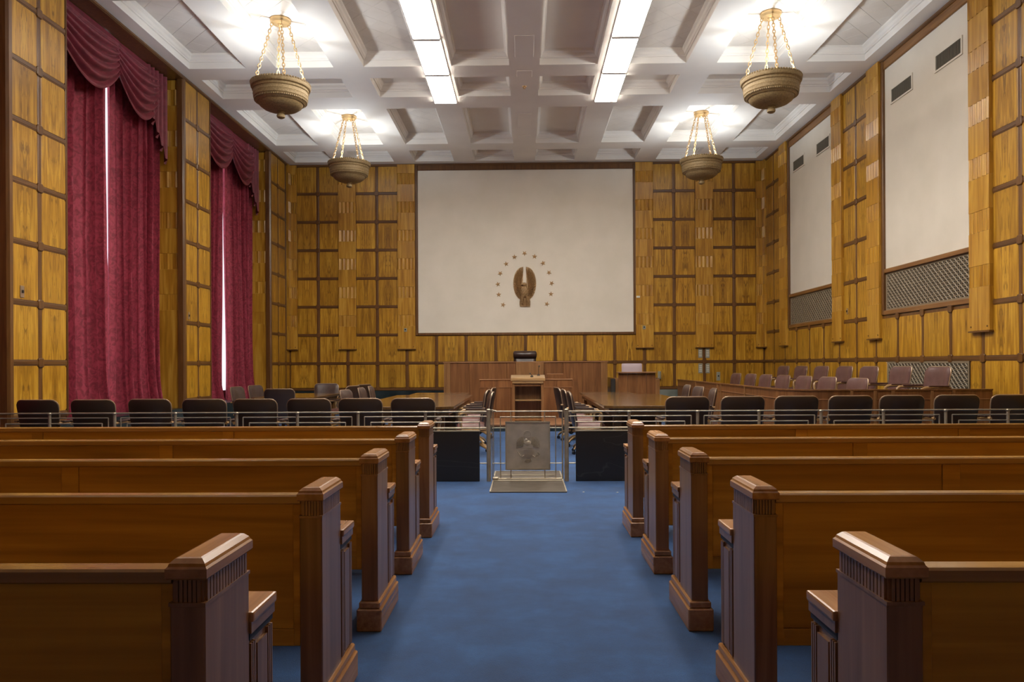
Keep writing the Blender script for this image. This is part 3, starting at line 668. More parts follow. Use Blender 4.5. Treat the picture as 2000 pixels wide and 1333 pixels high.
# ------------------------------------------------------------------ pews
def flutes(mb, a0, a1, n, face, t0, t1, z0, z1):
    p = (a1 - a0) / n
    for i in range(n):
        q0, q1 = a0 + p*(i + 0.14), a0 + p*(i + 0.86)
        if face == 'y': mb.box(q0, q1, t0, t1, z0, z1)
        else: mb.box(t0, t1, q0, q1, z0, z1)
def make_pew(length, stiles, sgn):
    """origin on the floor at the aisle face of the end, camera side; the pew runs to -x (sgn -1) or +x; seat faces +y"""
    t = thing('pew', 'x', 'pew')
    T = 0.085
    X = lambda a, b: (min(sgn*a, sgn*b), max(sgn*a, sgn*b))
    def end(x0, vis=True):
        e = MB(); xa, xb = X(x0, x0 + T)
        e.box(xa, xb, 0.004, 0.29, 0, 0.80)
        e = e.build('pew_end', 'pewv', t, bevel=0.004)
        nk = MB(); i = 0.006
        nk.box(xa + i, xb - i, 0.012, 0.282, 0.802, 0.862)
        flutes(nk, xa + 0.010, xb - 0.010, 6, 'y', 0.006, 0.02, 0.806, 0.862)
        flutes(nk, 0.018, 0.276, 14, 'x', xa, xa + 0.012, 0.806, 0.862); flutes(nk, 0.018, 0.276, 14, 'x', xb - 0.012, xb, 0.806, 0.862)
        nk.box(xa - 0.002, xb + 0.002, 0.002, 0.292, 0.797, 0.806)
        nk.build('fluted_neck', 'pewv', e)
        cp_ = MB(); o = 0.008
        prof = [(o*0.6, 0.862), (o, 0.866), (o, 0.888), (o*0.4, 0.893), (o*0.1, 0.900), (-0.010, 0.910), (-0.016, 0.912)]
        vs_ = []
        for of, z in prof: vs_ += [(xa - of, 0.004 - of, z), (xb + of, 0.004 - of, z), (xb + of, 0.29 + of, z), (xa - of, 0.29 + of, z)]
        fs_ = [(4*j + q, 4*j + (q+1) % 4, 4*j + 4 + (q+1) % 4, 4*j + 4 + q) for j in range(len(prof) - 1) for q in range(4)] + [(3, 2, 1, 0), tuple(range(4*(len(prof)-1), 4*len(prof)))]
        cp_.add(vs_, fs_).build('end_cap', 'pewcap', e)
        # lower arm part
        ar = MB().box(xa + 0.006, xb - 0.006, 0.29, 0.475, 0.0, 0.622)
        fa = xa if sgn > 0 else xb; out = -1 if sgn > 0 else 1
        xo0, xo1 = sorted((fa - out*0.006, fa + out*0.003))
        ar.box(xo0, xo1, 0.345, 0.425, 0.17, 0.585)
        for q in range(3): ar.box(xo0, xo1, 0.434 + 0.014*q, 0.442 + 0.014*q, 0.16, 0.60)
        for q in range(3): ar.box(xo0, xo1, 0.297 + 0.014*q, 0.305 + 0.014*q, 0.16, 0.60)
        ar.build('arm_panel', 'pewv', e)
        B(xa - 0.001, xb + 0.001, 0.29, 0.478, 0.610, 0.630).build('shadow_band', 'pewdark', e)  # dark strip: shade of the recess under the arm cap, painted in
        B(xa - 0.006, xb + 0.006, 0.29, 0.482, 0.630, 0.662).build('arm_band', 'pewv', e)
        B(xa - 0.012, xb + 0.012, 0.29, 0.488, 0.660, 0.690).build('arm_cap', 'pewcap', e, bevel=0.007, seg=2)
        bs = MB().box(xa - 0.022, xb + 0.022, -0.022, 0.50, 0, 0.115).box(xa - 0.012, xb + 0.012, -0.012, 0.49, 0.115, 0.150)
        bs.build('plinth', 'pewcap', e, bevel=0.006)
        return e
    end(0); end(length)
    x0, x1 = T, length
    a, b = X(x0, x1)
    MB().prism([(0.018, 0.847), (0.012, 0.852), (0.012, 0.877), (0.018, 0.883), (0.072, 0.883), (0.075, 0.878), (0.075, 0.847)], 'x', a, b).build('top_rail', 'pewcap2', t)
    def slab(p, q, name, z0, z1, y0, y1, mat='pew'):
        xa, xb = X(p, q); tilt = 0.0
        return B(xa, xb, y0, y1, z0, z1).build(name, mat, t, bevel=0.002)
    cuts = [x0] + [s for s in stiles] + [x1]
    prev = x0
    slab(prev, prev + 0.03, 'stile', 0.31, 0.847, 0.024, 0.05)
    prev += 0.03
    for s in stiles:
        slab(prev + 0.001, s - 0.046, 'back_panel', 0.372, 0.846, 0.032, 0.052); slab(s - 0.045, s + 0.045, 'stile', 0.372, 0.846, 0.027, 0.052); prev = s + 0.046
    slab(prev, x1, 'back_panel', 0.372, 0.846, 0.032, 0.052)
    slab(x0, x1, 'bottom_rail', 0.308, 0.371, 0.026, 0.052)
    MB().prism([(0.055, 0.31), (0.055, 0.845), (0.072, 0.845), (0.10, 0.43), (0.10, 0.31)], 'x', a, b).build('backrest', 'pew', t)
    MB().prism([(0.10, 0.385), (0.10, 0.425), (0.455, 0.435), (0.47, 0.425), (0.47, 0.40), (0.455, 0.395)], 'x', a, b).build('seat', 'pew', t)
    for s in stiles: B(*X(s - 0.03, s + 0.03), 0.06, 0.42, 0, 0.386).build('seat_bracket', 'pewv', t)
    return t
M['pewcap2'] = wood('pew rail wood', (0.2258, 0.1035, 0.0232), (0.3333, 0.1636, 0.0414), (0.4301, 0.2270, 0.0704), 'x', 0.8, 0.26, 0.3, vary=0.05)
PEWY = [1.77, 2.80, 3.86, 4.91, 5.955]
rown = ['nearest the viewer, first row', 'second row from the viewer', 'third middle row', 'fourth row, one before the railing', 'fifth row, closest to the railing']
pl = make_pew(4.75, (1.62, 3.17), -1); pr = make_pew(4.75, (1.34, 2.62, 3.9), 1); ul, ur = [False], [False]
for k in range(5):
    spot(pl, ul, (-0.765, PEWY[k], 0), 0, 'wooden pew left of the aisle, ' + rown[k], 'pews left of the aisle')
    spot(pr, ur, (0.852, PEWY[k] + 0.01, 0), 0, 'wooden pew right of the aisle, ' + rown[k], 'pews right of the aisle')

# ------------------------------------------------------------------ railing and gate
RY = 8.82
def railing(name, label, posts, gate_x, sgn):
    t = thing(name, label, 'railing', (0, RY, 0))
    pm = MB().cyl((0, 0, 0), (0, 0, 0.806), 0.017, n=12).lathe([(0.012, 0.800), (0.024, 0.806), (0.026, 0.818), (0.020, 0.826), (0.006, 0.829), (0.0005, 0.829)], 12).mesh('post', 'steel', smooth=True)
    gm = MB().cyl((0, 0, 0), (0, 0, 0.835), 0.026, n=14).lathe([(0.026, 0.833), (0.026, 0.842), (0.018, 0.850), (0.001, 0.853)], 14).mesh('gate_post', 'steel', smooth=True)
    place(gm, 'gate_post', t, (gate_x, 0, 0))
    end = posts[-1]
    for i, x in enumerate(posts): place(pm, 'post', t, (x, 0, 0))
    lo, hi = sorted((gate_x, end + sgn * 0.5 if abs(end) < 6.0 else end))
    MB().cyl((gate_x, 0, 0.819), (end, 0, 0.819), 0.0085, n=8).build('top_rail', 'steel', t, smooth=True)
    bays = [gate_x] + posts[1::2]
    for i in range(len(bays) - 1):
        a, b = bays[i], bays[i+1]
        oa = a if i == 0 else a + sgn*0.075
        pts = ([(oa, 0, 0.763)] if i == 0 else [(oa, 0, 0.03), (oa, 0, 0.763)]) + [(b - sgn*0.075, 0, 0.763), (b - sgn*0.075, 0, 0.03)]
        def poly(p, nm, r):
            m_ = MB()
            for q in range(len(p) - 1): m_.cyl(p[q], p[q+1], r, n=6)
            m_.build(nm, 'steel', t, smooth=True)
        poly(pts, 'outer_frame', 0.0075)
        ia, ib = a + sgn*(0.107 if i == 0 else 0.15), b - sgn*0.15
        poly([(ia, 0, 0.60), (ia, 0, 0.697), (ib, 0, 0.697), (ib, 0, 0.60)], 'inner_frame', 0.0075)
        MB().cyl((a, 0, 0.627), (b, 0, 0.627), 0.0095, n=8).build('middle_rail', 'steel', t, smooth=True)
        for p, q in ((a, ia), (ib, b)):
            MB().cyl((p, 0, 0.211), (q, 0, 0.211), 0.0075, n=6).build('cross_bar', 'steel', t, smooth=True)
        x0, x1 = sorted((ia, ib))
        mp_ = B(x0, x1, -0.02, 0.02, 0, 0.586).build('marble_panel', 'marble', t, bevel=0.006)
        B(x0 - 0.004, x1 + 0.004, -0.024, 0.024, 0.586, 0.598).build('metal_cap', 'steel', mp_)
    return t
railing('bar_railing', 'metal railing with black marble panels left of the gate', [-1.175, -1.97, -2.69, -3.413, -4.144, -4.872, -5.65, -6.33], -0.43, -1)
railing('bar_railing', 'metal railing with black marble panels right of the gate', [1.22, 2.02, 2.735, 3.456, 4.178, 4.898, 5.615, 6.34], 0.485, 1)

g = thing('courtroom_gate', 'metal swing gate with embossed eagle seal plate', 'gate', (0, RY, 0))
def rods(nm, segs, r=0.006):
    m_ = MB()
    for p, q in segs: m_.cyl((p[0], 0, p[1]), (q[0], 0, q[1]), r, n=6)
    return m_.build(nm, 'steel', g, smooth=True)
for x in (-0.39, -0.372): rods('hinge_rod', [((x, 0.03), (x, 0.825))], 0.0055)
rods('latch_rod', [((0.437, 0.03), (0.437, 0.822))], 0.009)
rods('top_bar', [((-0.39, 0.822), (0.437, 0.822))], 0.0075)
rods('outer_frame', [((-0.292, 0.03), (-0.292, 0.757)), ((-0.292, 0.757), (0.357, 0.757)), ((0.357, 0.757), (0.357, 0.03))])
for x in (-0.170, 0.228): rods('hanger_rod', [((x, 0.03), (x, 0.822))])
rods('cross_bar', [((-0.39, 0.627), (0.437, 0.627))]); rods('cross_bar', [((-0.39, 0.211), (0.437, 0.211))]); rods('bottom_bar', [((-0.39, 0.03), (0.437, 0.03))], 0.008)
MB().box(-0.385, -0.315, -0.03, 0.03, 0.017, 0.050).build('pivot_block', 'steel', g, bevel=0.008)
MB().tube([(-0.40, 0, 0.835), (-0.385, -0.015, 0.838), (-0.365, -0.02, 0.832), (-0.34, -0.012, 0.826)], 0.009, 8).build('latch_handle', 'steel', g, smooth=True)
PX0, PX1, PZ0, PZ1 = -0.228, 0.286, 0.140, 0.698
pt = B(PX0, PX1, -0.022, -0.006, PZ0, PZ1).build('seal_plate', 'plate', g, bevel=0.004); tag(pt, 'worn metal plate embossed with an eagle and shield')
bd = MB().box(PX0 - 0.006, PX1 + 0.006, -0.027, -0.004, PZ0 - 0.006, PZ0 + 0.012).box(PX0 - 0.006, PX1 + 0.006, -0.027, -0.004, PZ1 - 0.010, PZ1 + 0.006).box(PX0 - 0.006, PX0 + 0.010, -0.026, -0.004, PZ0 + 0.012, PZ1 - 0.010).box(PX1 - 0.010, PX1 + 0.006, -0.026, -0.004, PZ0 + 0.012, PZ1 - 0.010)
bd.build('plate_border', 'steel', pt)
PXY = lambda px, py: (PX0 + (px - 220) / 675 * (PX1 - PX0), PZ1 - (py - 200) / 725 * (PZ1 - PZ0))
def leaf(mb, a, b, wd, y, th=0.004):
    a, b = Vector((a[0], 0, a[1])), Vector((b[0], 0, b[1])); d = b - a; s = Vector((-d.z, 0, d.x)).normalized() * wd
    pts = [a, a + d*0.35 + s, a + d*0.8 + s*0.8, b, a + d*0.8 - s*0.8, a + d*0.35 - s]
    top = a + d*0.5
    vs_ = [(p.x, y, p.z) for p in pts] + [((a + d*0.2).x, y - th, (a + d*0.2).z), ((a + d*0.9).x, y - th*0.8, (a + d*0.9).z)]
    mb.add(vs_, [(0, 1, 6), (1, 2, 7, 6), (2, 3, 7), (3, 4, 7), (4, 5, 6, 7), (5, 0, 6), (5, 4, 3, 2, 1, 0)])
sl = MB(); yb_ = -0.021
for sx in (-1, 1):
    for i in range(15):
        an = math.radians(-8 + i * 7.2); cx, cy = 560 + sx*70, 570
        r0, r1 = 62, 132 - 6*abs(i - 8) * 0.3
        leaf(sl, PXY(cx + sx*r0*math.cos(an), cy - r0*math.sin(an)), PXY(cx + sx*r1*math.cos(an)*0.98, cy - r1*1.25*math.sin(an)), 0.0046, yb_, 0.008)
    for i in range(13):
        an = math.radians(-6 + i * 8.0); cx, cy = 560 + sx*64, 571
        leaf(sl, PXY(cx + sx*36*math.cos(an), cy - 36*math.sin(an)), PXY(cx + sx*96*math.cos(an), cy - 108*math.sin(an)), 0.0050, yb_, 0.009)
    for i in range(9):
        an = math.radians(0 + i * 10.5); cx, cy = 560 + sx*50, 572
        leaf(sl, PXY(cx + sx*22*math.cos(an), cy - 22*math.sin(an)), PXY(cx + sx*66*math.cos(an), cy - 74*math.sin(an)), 0.0045, yb_, 0.010)
shp = [PXY(*q) for q in ((488, 540), (640, 540), (645, 640), (630, 700), (565, 752), (500, 700), (484, 640))]
sl.prism(shp, 'y', yb_ - 0.005, yb_)
for i in range(8):
    x = 497 + i*19; h = 745 - 0.020*(x - 565)**2 
    p, q = PXY(x, 610), PXY(x + 8, min(742, h)); sl.box(p[0], q[0], yb_ - 0.013, yb_ - 0.005, q[1], p[1])
p, q = PXY(490, 545), PXY(640, 600); sl.box(p[0], q[0], yb_ - 0.008, yb_ - 0.005, q[1], p[1])
c_ = PXY(552, 388)
sl.tube([(c_[0] + 0.042*math.cos(2*PI*k/28), yb_ - 0.002, c_[1] + 0.042*math.sin(2*PI*k/28)) for k in range(28)], 0.004, 5, closed=True)
sl.tube([(c_[0] + 0.028*math.cos(2*PI*k/20), yb_ - 0.001, c_[1] + 0.028*math.sin(2*PI*k/20)) for k in range(20)], 0.003, 5, closed=True)
for k in range(6): sl.ball((c_[0] + 0.015*math.cos(PI*k/3), yb_ - 0.001, c_[1] + 0.015*math.sin(PI*k/3)), 0.004, 6, 4)
hd = PXY(540, 478); sl.ball((hd[0], yb_, hd[1]), 0.022, 12, 8, (1, 0.5, 1.1)); bk = PXY(508, 482); leaf(sl, hd, bk, 0.006, yb_ - 0.004, 0.005)
nk_ = PXY(555, 525); sl.ball((nk_[0], yb_, nk_[1]), 0.030, 12, 8, (1.5, 0.45, 1.2))
for i in range(9):
    a = PXY(540 + i*7, 755); b = PXY(500 + i*15, 835 - abs(i - 4)*6); leaf(sl, a, b, 0.005, yb_, 0.007)
for sx in (-1, 1):
    a = PXY(565 + sx*60, 705); b = PXY(565 + sx*105, 735); leaf(sl, a, b, 0.008, yb_, 0.009)
for i in range(7):
    a = PXY(455 - i*8, 720 - i*12); leaf(sl, a, PXY(455 - i*8 - 22, 712 - i*12 - 6), 0.005, yb_, 0.005); leaf(sl, a, PXY(455 - i*8 + 4, 720 - i*12 - 26), 0.005, yb_, 0.005)
for i in range(6): leaf(sl, PXY(672, 735), PXY(715 + i*8, 640 + i*9), 0.0028, yb_, 0.005)
sl.build('eagle_seal', 'plate', pt)

th = thing('threshold_plate', 'worn metal threshold plate on the carpet under the gate', 'floor plate', (0.03, 8.79, 0))
B(-0.412, 0.412, -0.77, 0.77, 0, 0.010).build('plate', 'threshold', th)
for nm, a in (('edge_strip', (-0.416, -0.402, -0.774, 0.774)), ('edge_strip', (0.402, 0.416, -0.774, 0.774)), ('edge_strip', (-0.402, 0.402, 0.758, 0.774)), ('ridge', (-0.402, 0.402, -0.035, 0.02)), ('ridge', (-0.33, 0.33, 0.42, 0.45))):
    B(a[0], a[1], a[2], a[3], 0.009, 0.016).build(nm, 'steel', th)

# ------------------------------------------------------------------ chairs
def pad(W, Hh, t, rt, rb, z0, lean, curve, taper=0.0, nu=14, nv=14):
    """upholstered slab, width W, height Hh from z0, front facing +y; returns front and back grids in one closed skin"""
    def pos(u, v, side):
        z = Hh * v; hw = (W/2) * (1 - taper * (1 - v))
        dt = Hh - z
        if dt < rt: hw -= rt - math.sqrt(max(0, rt*rt - (rt - dt)**2))
        if z < rb: hw -= rb - math.sqrt(max(0, rb*rb - (rb - z)**2))
        x = hw * (2*u - 1)
        y = -lean * (z / Hh) + curve * (2*x/W)**2
        ed = min(1, 7*min(u, 1-u)) * min(1, 7*min(v, 1-v)); puff = t * (0.35 + 0.65 * math.sqrt(max(0, ed)))
        return (x, y + (puff if side else 0), z0 + z)
    def cosr(q): return 0.5 - 0.5*math.cos(PI*q)
    mb = MB(); n = (nu + 1) * (nv + 1)
    vs_ = [pos(i/nu, cosr(j/nv), 1) for j in range(nv+1) for i in range(nu+1)] + [pos(i/nu, cosr(j/nv), 0) for j in range(nv+1) for i in range(nu+1)]
    fs_ = []
    for j in range(nv):
        for i in range(nu):
            q = j*(nu+1) + i; fs_.append((q, q+1, q+nu+2, q+nu+1)); fs_.append((n+q, n+q+nu+1, n+q+nu+2, n+q+1))
    rim = [i for i in range(nu+1)] + [j*(nu+1) + nu for j in range(1, nv+1)] + [nv*(nu+1) + i for i in range(nu-1, -1, -1)] + [j*(nu+1) for j in range(nv-1, 0, -1)]
    for q in range(len(rim)):
        a, b = rim[q], rim[(q+1) % len(rim)]; fs_.append((a, n+a, n+b, b))
    mb.add(vs_, fs_)
    outline = [vs_[n + q] for q in rim]
    return mb, outline
def make_chair(leather, seatmat, swivel=True, name='armchair'):
    t = thing(name, 'x', 'chair')
    mb, outl = pad(0.565, 0.54, 0.055, 0.085, 0.04, 0.41, 0.10, 0.045, 0.10)
    back = mb.build('backrest', leather, t, (0, -0.20, 0), smooth=50)
    mb2, outl2 = pad(0.56, 0.535, -0.016, 0.085, 0.04, 0.412, 0.10, 0.045, 0.10)
    mb2.build('back_shell', 'shell', back, (0, -0.004, 0), smooth=50)
    MB().tube([(p[0], p[1] + 0.004, p[2]) for p in outl], 0.0085, 6, closed=True).build('nail_trim', 'nail', back, smooth=True)
    sp_, so_ = pad(0.50, 0.48, 0.085, 0.07, 0.05, 0, 0, 0.0)
    m = Matrix(((1, 0, 0, 0), (0, 0, 1, -0.20), (0, 1, 0, 0.395), (0, 0, 0, 1)))
    sp_.xf(m).build('seat', seatmat, t, smooth=50)
    for sx in (-1, 1):
        ptx = [(sx*0.275, -0.235, 0.645), (sx*0.29, -0.10, 0.650), (sx*0.30, 0.06, 0.655), (sx*0.298, 0.17, 0.650), (sx*0.292, 0.215, 0.625), (sx*0.28, 0.225, 0.57), (sx*0.268, 0.215, 0.47), (sx*0.262, 0.20, 0.40)]
        arm = MB().tube(ptx, [0.018, 0.02, 0.022, 0.023, 0.023, 0.022, 0.020, 0.018], 8).build('arm', 'oak', t, smooth=True)
        MB().box(sx*0.294 - 0.028, sx*0.294 + 0.028, -0.19, 0.13, 0.662, 0.685).build('arm_pad', leather, arm, bevel=0.010, seg=2)
        MB().tube([(sx*0.262, 0.20, 0.40), (sx*0.25, 0.0, 0.385), (sx*0.24, -0.2, 0.40)], 0.017, 6).build('seat_rail', 'oak', t, smooth=True)
    if swivel:
        MB().lathe([(0.10, 0.385), (0.10, 0.37), (0.032, 0.355), (0.030, 0.20), (0.045, 0.17), (0.045, 0.12), (0.02, 0.10)], 14).build('pedestal', 'shell', t, smooth=True)
        lm = MB().tube([(0.03, 0, 0.165), (0.14, 0, 0.150), (0.24, 0, 0.110), (0.285, 0, 0.075)], [0.028, 0.026, 0.022, 0.018], 8, flat=0.8).mesh('leg', 'oak', smooth=True)
        cm = MB().cyl((0.285, 0, 0.085), (0.285, 0, 0.045), 0.009, n=8).cyl((0.285, -0.013, 0.028), (0.285, 0.013, 0.028), 0.028, n=14).mesh('caster', 'black', smooth=True)
        for k in range(4):
            l = place(lm, 'leg', t, (0, 0, 0), (0, 0, PI/4 + k*PI/2)); place(cm, 'caster', l)
    else:
        MB().lathe([(0.11, 0.385), (0.11, 0.37), (0.04, 0.355), (0.04, 0.04), (0.13, 0.02), (0.13, 0.0), (0.001, 0.0)], 14).build('pedestal', 'shell', t, smooth=True)
    return t
ch = make_chair('leather', 'rose'); uc = [False]
left_row = [-1.42, -2.09, -2.745, -3.425, -4.09, -4.82, -5.51, -6.22]
right_row = [2.05, 2.76, 3.46, 4.16, 4.84, 5.56, 6.28]
num = ['first', 'second', 'third', 'fourth', 'fifth', 'sixth', 'seventh', 'eighth']
random.seed(11)
for i, x in enumerate(left_row):
    spot(ch, uc, (x, 9.72 + (0.0 if i != 5 else 0.10) + random.uniform(-0.02, 0.02), 0), random.uniform(-0.05, 0.05), 'brown leather armchair behind the left railing, %s from the gate' % num[i], 'armchairs behind the left railing')
for i, x in enumerate(right_row):
    spot(ch, uc, (x, 9.80 + 0.035*i, 0), random.uniform(-0.05, 0.05), 'brown leather armchair behind the right railing, %s from the gate' % num[i], 'armchairs behind the right railing')
Rg, Lf = -PI/2, PI/2      # facing +x, facing -x
for i, (x, y, a) in enumerate(((-0.78, 11.55, Lf + 0.10), (-0.89, 12.65, Lf), (-0.84, 13.75, Lf - 0.06))):
    spot(ch, uc, (x, y, 0), a, 'brown armchair on the aisle side of the left table, %s from the railing' % num[i], 'armchairs around the left table')
for i, (x, y, a) in enumerate(((-2.82, 12.75, Rg - 0.12), (-2.80, 13.95, Rg), (-2.84, 15.0, Rg + 0.05))):
    spot(ch, uc, (x, y, 0), a, 'brown armchair on the window side of the left table, %s from the railing' % num[i], 'armchairs around the left table')
for i, (x, y, a) in enumerate(((0.95, 11.6, Rg - 0.05), (0.92, 12.65, Rg), (0.84, 13.7, Rg + 0.12))):
    spot(ch, uc, (x, y, 0), a, 'brown armchair on the aisle side of the right table, %s from the railing' % num[i], 'armchairs around the right table')
for i, (x, y, a) in enumerate(((2.93, 12.75, Lf - 0.1), (2.93, 13.75, Lf + 0.1), (2.96, 14.9, Lf))):
    spot(ch, uc, (x, y, 0), a, 'brown armchair on the jury side of the right table, %s from the railing' % num[i], 'armchairs around the right table')
spot(ch, uc, (-4.50, 13.88, 0), 0.05, 'brown armchair seen from behind at the near end of the side table', 'armchairs around the side table')
spot(ch, uc, (-4.62, 17.25, 0), PI + 0.1, 'brown armchair facing the viewer at the far end of the side table', 'armchairs around the side table')
spot(ch, uc, (-5.56, 15.0, 0), Rg - 0.1, 'brown armchair below the far curtain, nearer of two', 'armchairs around the side table')
spot(ch, uc, (-5.60, 16.1, 0), Rg - 0.2, 'brown armchair below the far curtain, farther of two', 'armchairs around the side table')
spot(ch, uc, (-3.80, 15.55, 0), Lf - 0.3, 'brown armchair on the aisle side of the side table, nearer of two', 'armchairs around the side table')
spot(ch, uc, (-3.80, 16.65, 0), Lf - 0.4, 'brown armchair on the aisle side of the side table, farther of two', 'armchairs around the side table')

# ------------------------------------------------------------------ tables
def table(name, label, x0, x1, y0, y1, ch_=0.12):
    t = thing(name, label, 'table', ((x0+x1)/2, (y0+y1)/2, 0))
    a, b = (x1 - x0)/2, (y1 - y0)/2
    o = [(-a + ch_, -b), (a - ch_, -b), (a, -b + ch_), (a, b - ch_), (a - ch_, b), (-a + ch_, b), (-a, b - ch_), (-a, -b + ch_)]
    MB().prism(o, 'z', 0.715, 0.76).build('table_top', 'table', t, bevel=0.006, seg=2)
    i = [(p*0.90, q*0.96) for p, q in o]
    MB().prism(i, 'z', 0.62, 0.715).build('apron', 'tableside', t)
    for sy in (-1, 1):
        for sx in (-1, 1):
            B(sx*a*0.72 - 0.06, sx*a*0.72 + 0.06, sy*b*0.84 - 0.06, sy*b*0.84 + 0.06, 0, 0.62).build('leg', 'tableside', t, bevel=0.01)
    B(-a*0.72, a*0.72, b*0.3, b*0.3 + 0.03, 0.12, 0.62).build('modesty_panel', 'tableside', t)
    for sx in (-1, 1):
        MB().cyl((sx*a*0.72, -b*0.93, 0.672), (sx*a*0.72, -b*0.97, 0.672), 0.018, n=12).build('knob', 'steel', t, smooth=True)
    return t
table('counsel_table', 'long polished counsel table left of the lectern', -2.62, -1.06, 10.98, 15.40)
table('counsel_table', 'long polished counsel table right of the lectern', 1.17, 2.73, 11.0, 15.40)
table('side_desk', 'small polished desk beyond the left counsel table', -2.40, -1.20, 15.50, 16.60, 0.05)
table('side_desk', 'small polished desk beyond the right counsel table', 1.20, 2.30, 15.50, 16.60, 0.05)
table('side_table', 'polished wooden table standing below the far curtain', -5.30, -4.08, 14.30, 16.65)

# ------------------------------------------------------------------ lectern, clerk's desk, bench
pf = B(-1.06, 1.10, 15.40, 17.95, 0, 0.125).build('platform', 'bench'); tag(pf, 'low wooden step in front of the bench', kind='structure')
B(-1.07, 1.11, 15.39, 17.95, 0.125, 0.145).build('step_edge', 'benchtop', pf); B(-1.055, 1.095, 15.385, 15.4, 0, 0.10).build('kick_board', 'dadodark', pf)
L0 = 0.145
lt = thing('lectern', 'open backed wooden lectern with a slanted oak top', 'lectern', (0.065, 16.30, L0))
B(-0.335, 0.335, 0.0, 0.03, 0.86, 0.985).xf(Matrix.Identity(4)).build('top_fascia', 'oak', lt, (0, -0.20, -0.04), bevel=0.006)
MB().prism([(-0.20, 0.895), (-0.20, 0.925), (0.24, 1.00), (0.24, 0.97)], 'x', -0.37, 0.37).build('slanted_top', 'oak', lt, bevel=0.005)
MB().box(-0.372, 0.372, -0.215, -0.185, 0.875, 0.935).build('book_stop', 'oak', lt, bevel=0.006)
for sx in (-1, 1): B(sx*0.31 - 0.028, sx*0.31 + 0.028, -0.17, 0.22, 0.0, 0.90).build('side_panel', 'lectern', lt, bevel=0.004)
B(-0.282, 0.282, 0.18, 0.21, 0.0, 0.95).build('front_panel', 'lectern', lt)
B(-0.282, 0.282, -0.155, -0.13, 0.76, 0.88).build('drawer_rail', 'lectern', lt, bevel=0.004)
B(-0.282, 0.282, -0.14, 0.18, 0.445, 0.470).build('shelf', 'oak', lt); B(-0.282, 0.282, -0.14, 0.18, 0.02, 0.06).build('bottom_board', 'lectern', lt)
def mic(x, y, z, label, h, bend):
    m_ = thing('gooseneck_microphone', label, 'microphone', (x, y, z))
    MB().cyl((0, 0, 0), (0, 0, 0.02), 0.035, 0.028, n=14).build('base', 'black', m_, smooth=True)
    MB().tube([(0, 0, 0.02), (0, 0, h*0.6), (bend*0.4, -0.02, h*0.9), (bend, -0.05, h)], 0.006, 6).build('gooseneck', 'black', m_, smooth=True)
    MB().tube([(bend, -0.05, h), (bend*1.15, -0.07, h + 0.01), (bend*1.4, -0.11, h + 0.02)], [0.012, 0.018, 0.012], 8).build('capsule', 'black', m_, smooth=True)
mic(0.30, 16.45, L0 + 0.990, 'black gooseneck microphone upright on the right of the lectern top', 0.19, 0.01)
mic(0.15, 16.30, L0 + 0.966, 'short black microphone lying low on the lectern top', 0.05, -0.03)

cd_ = thing('clerk_desk', 'walnut clerk desk with pale edging between lectern and bench', 'desk', (0.025, 17.25, L0))
B(-1.06, 1.06, 0.02, 0.60, 0.0, 0.70).build('body', 'bench', cd_)
for k in range(6): B(-1.055 + k*0.352, -1.055 + (k+1)*0.352 - 0.006, 0.0, 0.02, 0.0, 0.700).build('front_panel', 'bench', cd_, bevel=0.003)
B(-1.07, 1.07, -0.01, 0.62, 0.700, 0.712).build('edge_strip', 'benchtop', cd_)
for k in range(6): B(-1.055 + k*0.352, -1.055 + (k+1)*0.352 - 0.004, 0.0, 0.03, 0.712, 0.875).build('upper_panel', 'bench', cd_, bevel=0.003)
B(-1.075, 1.075, -0.015, 0.06, 0.875, 0.895).build('top_ledge', 'benchtop', cd_, bevel=0.004)
for sx in (-1, 1): B(sx*1.045 - 0.02, sx*1.045 + 0.02, 0.02, 0.60, 0.712, 0.875).build('side_panel', 'bench', cd_)
B(-1.05, 1.05, 0.06, 0.60, 0.712, 0.722).build('desk_top', 'table', cd_)
rs = thing('paper_rack', 'small wooden rack standing on the clerk desk', 'rack', (0.70, 17.50, L0 + 0.722))
for z in (0.0, 0.14, 0.275): B(-0.19, 0.19, -0.12, 0.12, z, z + 0.015).build('shelf', 'benchtop' if z > 0.2 else 'bench', rs)
for sx in (-1, 1): B(sx*0.18 - 0.01, sx*0.18 + 0.01, -0.12, 0.12, 0.015, 0.275).build('side', 'bench', rs)
B(-0.17, 0.17, -0.118, -0.105, 0.015, 0.275).build('front', 'bench', rs)

bn = thing('judge_bench', 'wide walnut judge bench below the cream panel', 'bench', (0.015, 18.60, 0))
B(-2.03, 2.03, 0.03, 0.75, 0, 1.40).build('body', 'bench', bn)
xsb = [-2.03 + 0.16]
seg = [(-1.87, -1.40), (-1.40, -0.93), (-0.93, -0.46), (-0.46, -0.24), (-0.24, 0.46), (0.46, 0.93), (0.93, 1.40), (1.40, 1.87)]
for k, (a, b) in enumerate(seg): B(a + 0.003, b - 0.003, 0.0 if k != 4 else -0.02, 0.03, 0, 1.425).build('front_panel', 'bench' if k != 4 else 'lectern', bn, bevel=0.003)
for sx in (-1, 1):
    pm_ = MB().box(sx*1.95 - 0.08, sx*1.95 + 0.08, 0.0, 0.03, 0, 1.425)
    for q in range(4): pm_.box(sx*1.95 - 0.068 + q*0.037, sx*1.95 - 0.068 + q*0.037 + 0.024, -0.014, 0.0, 0, 1.425)
    pm_.build('fluted_post', 'lectern', bn)
B(-2.045, 2.045, -0.022, 0.16, 1.425, 1.447).build('top_edge', 'benchtop', bn, bevel=0.005)
B(-2.02, 2.02, 0.16, 0.74, 1.10, 1.13).build('inner_desk', 'table', bn)
bpf = B(-2.02, 2.05, 19.36, 20.90, 0, 0.55).build('platform', 'carpet'); tag(bpf, 'raised floor behind the bench', kind='structure')

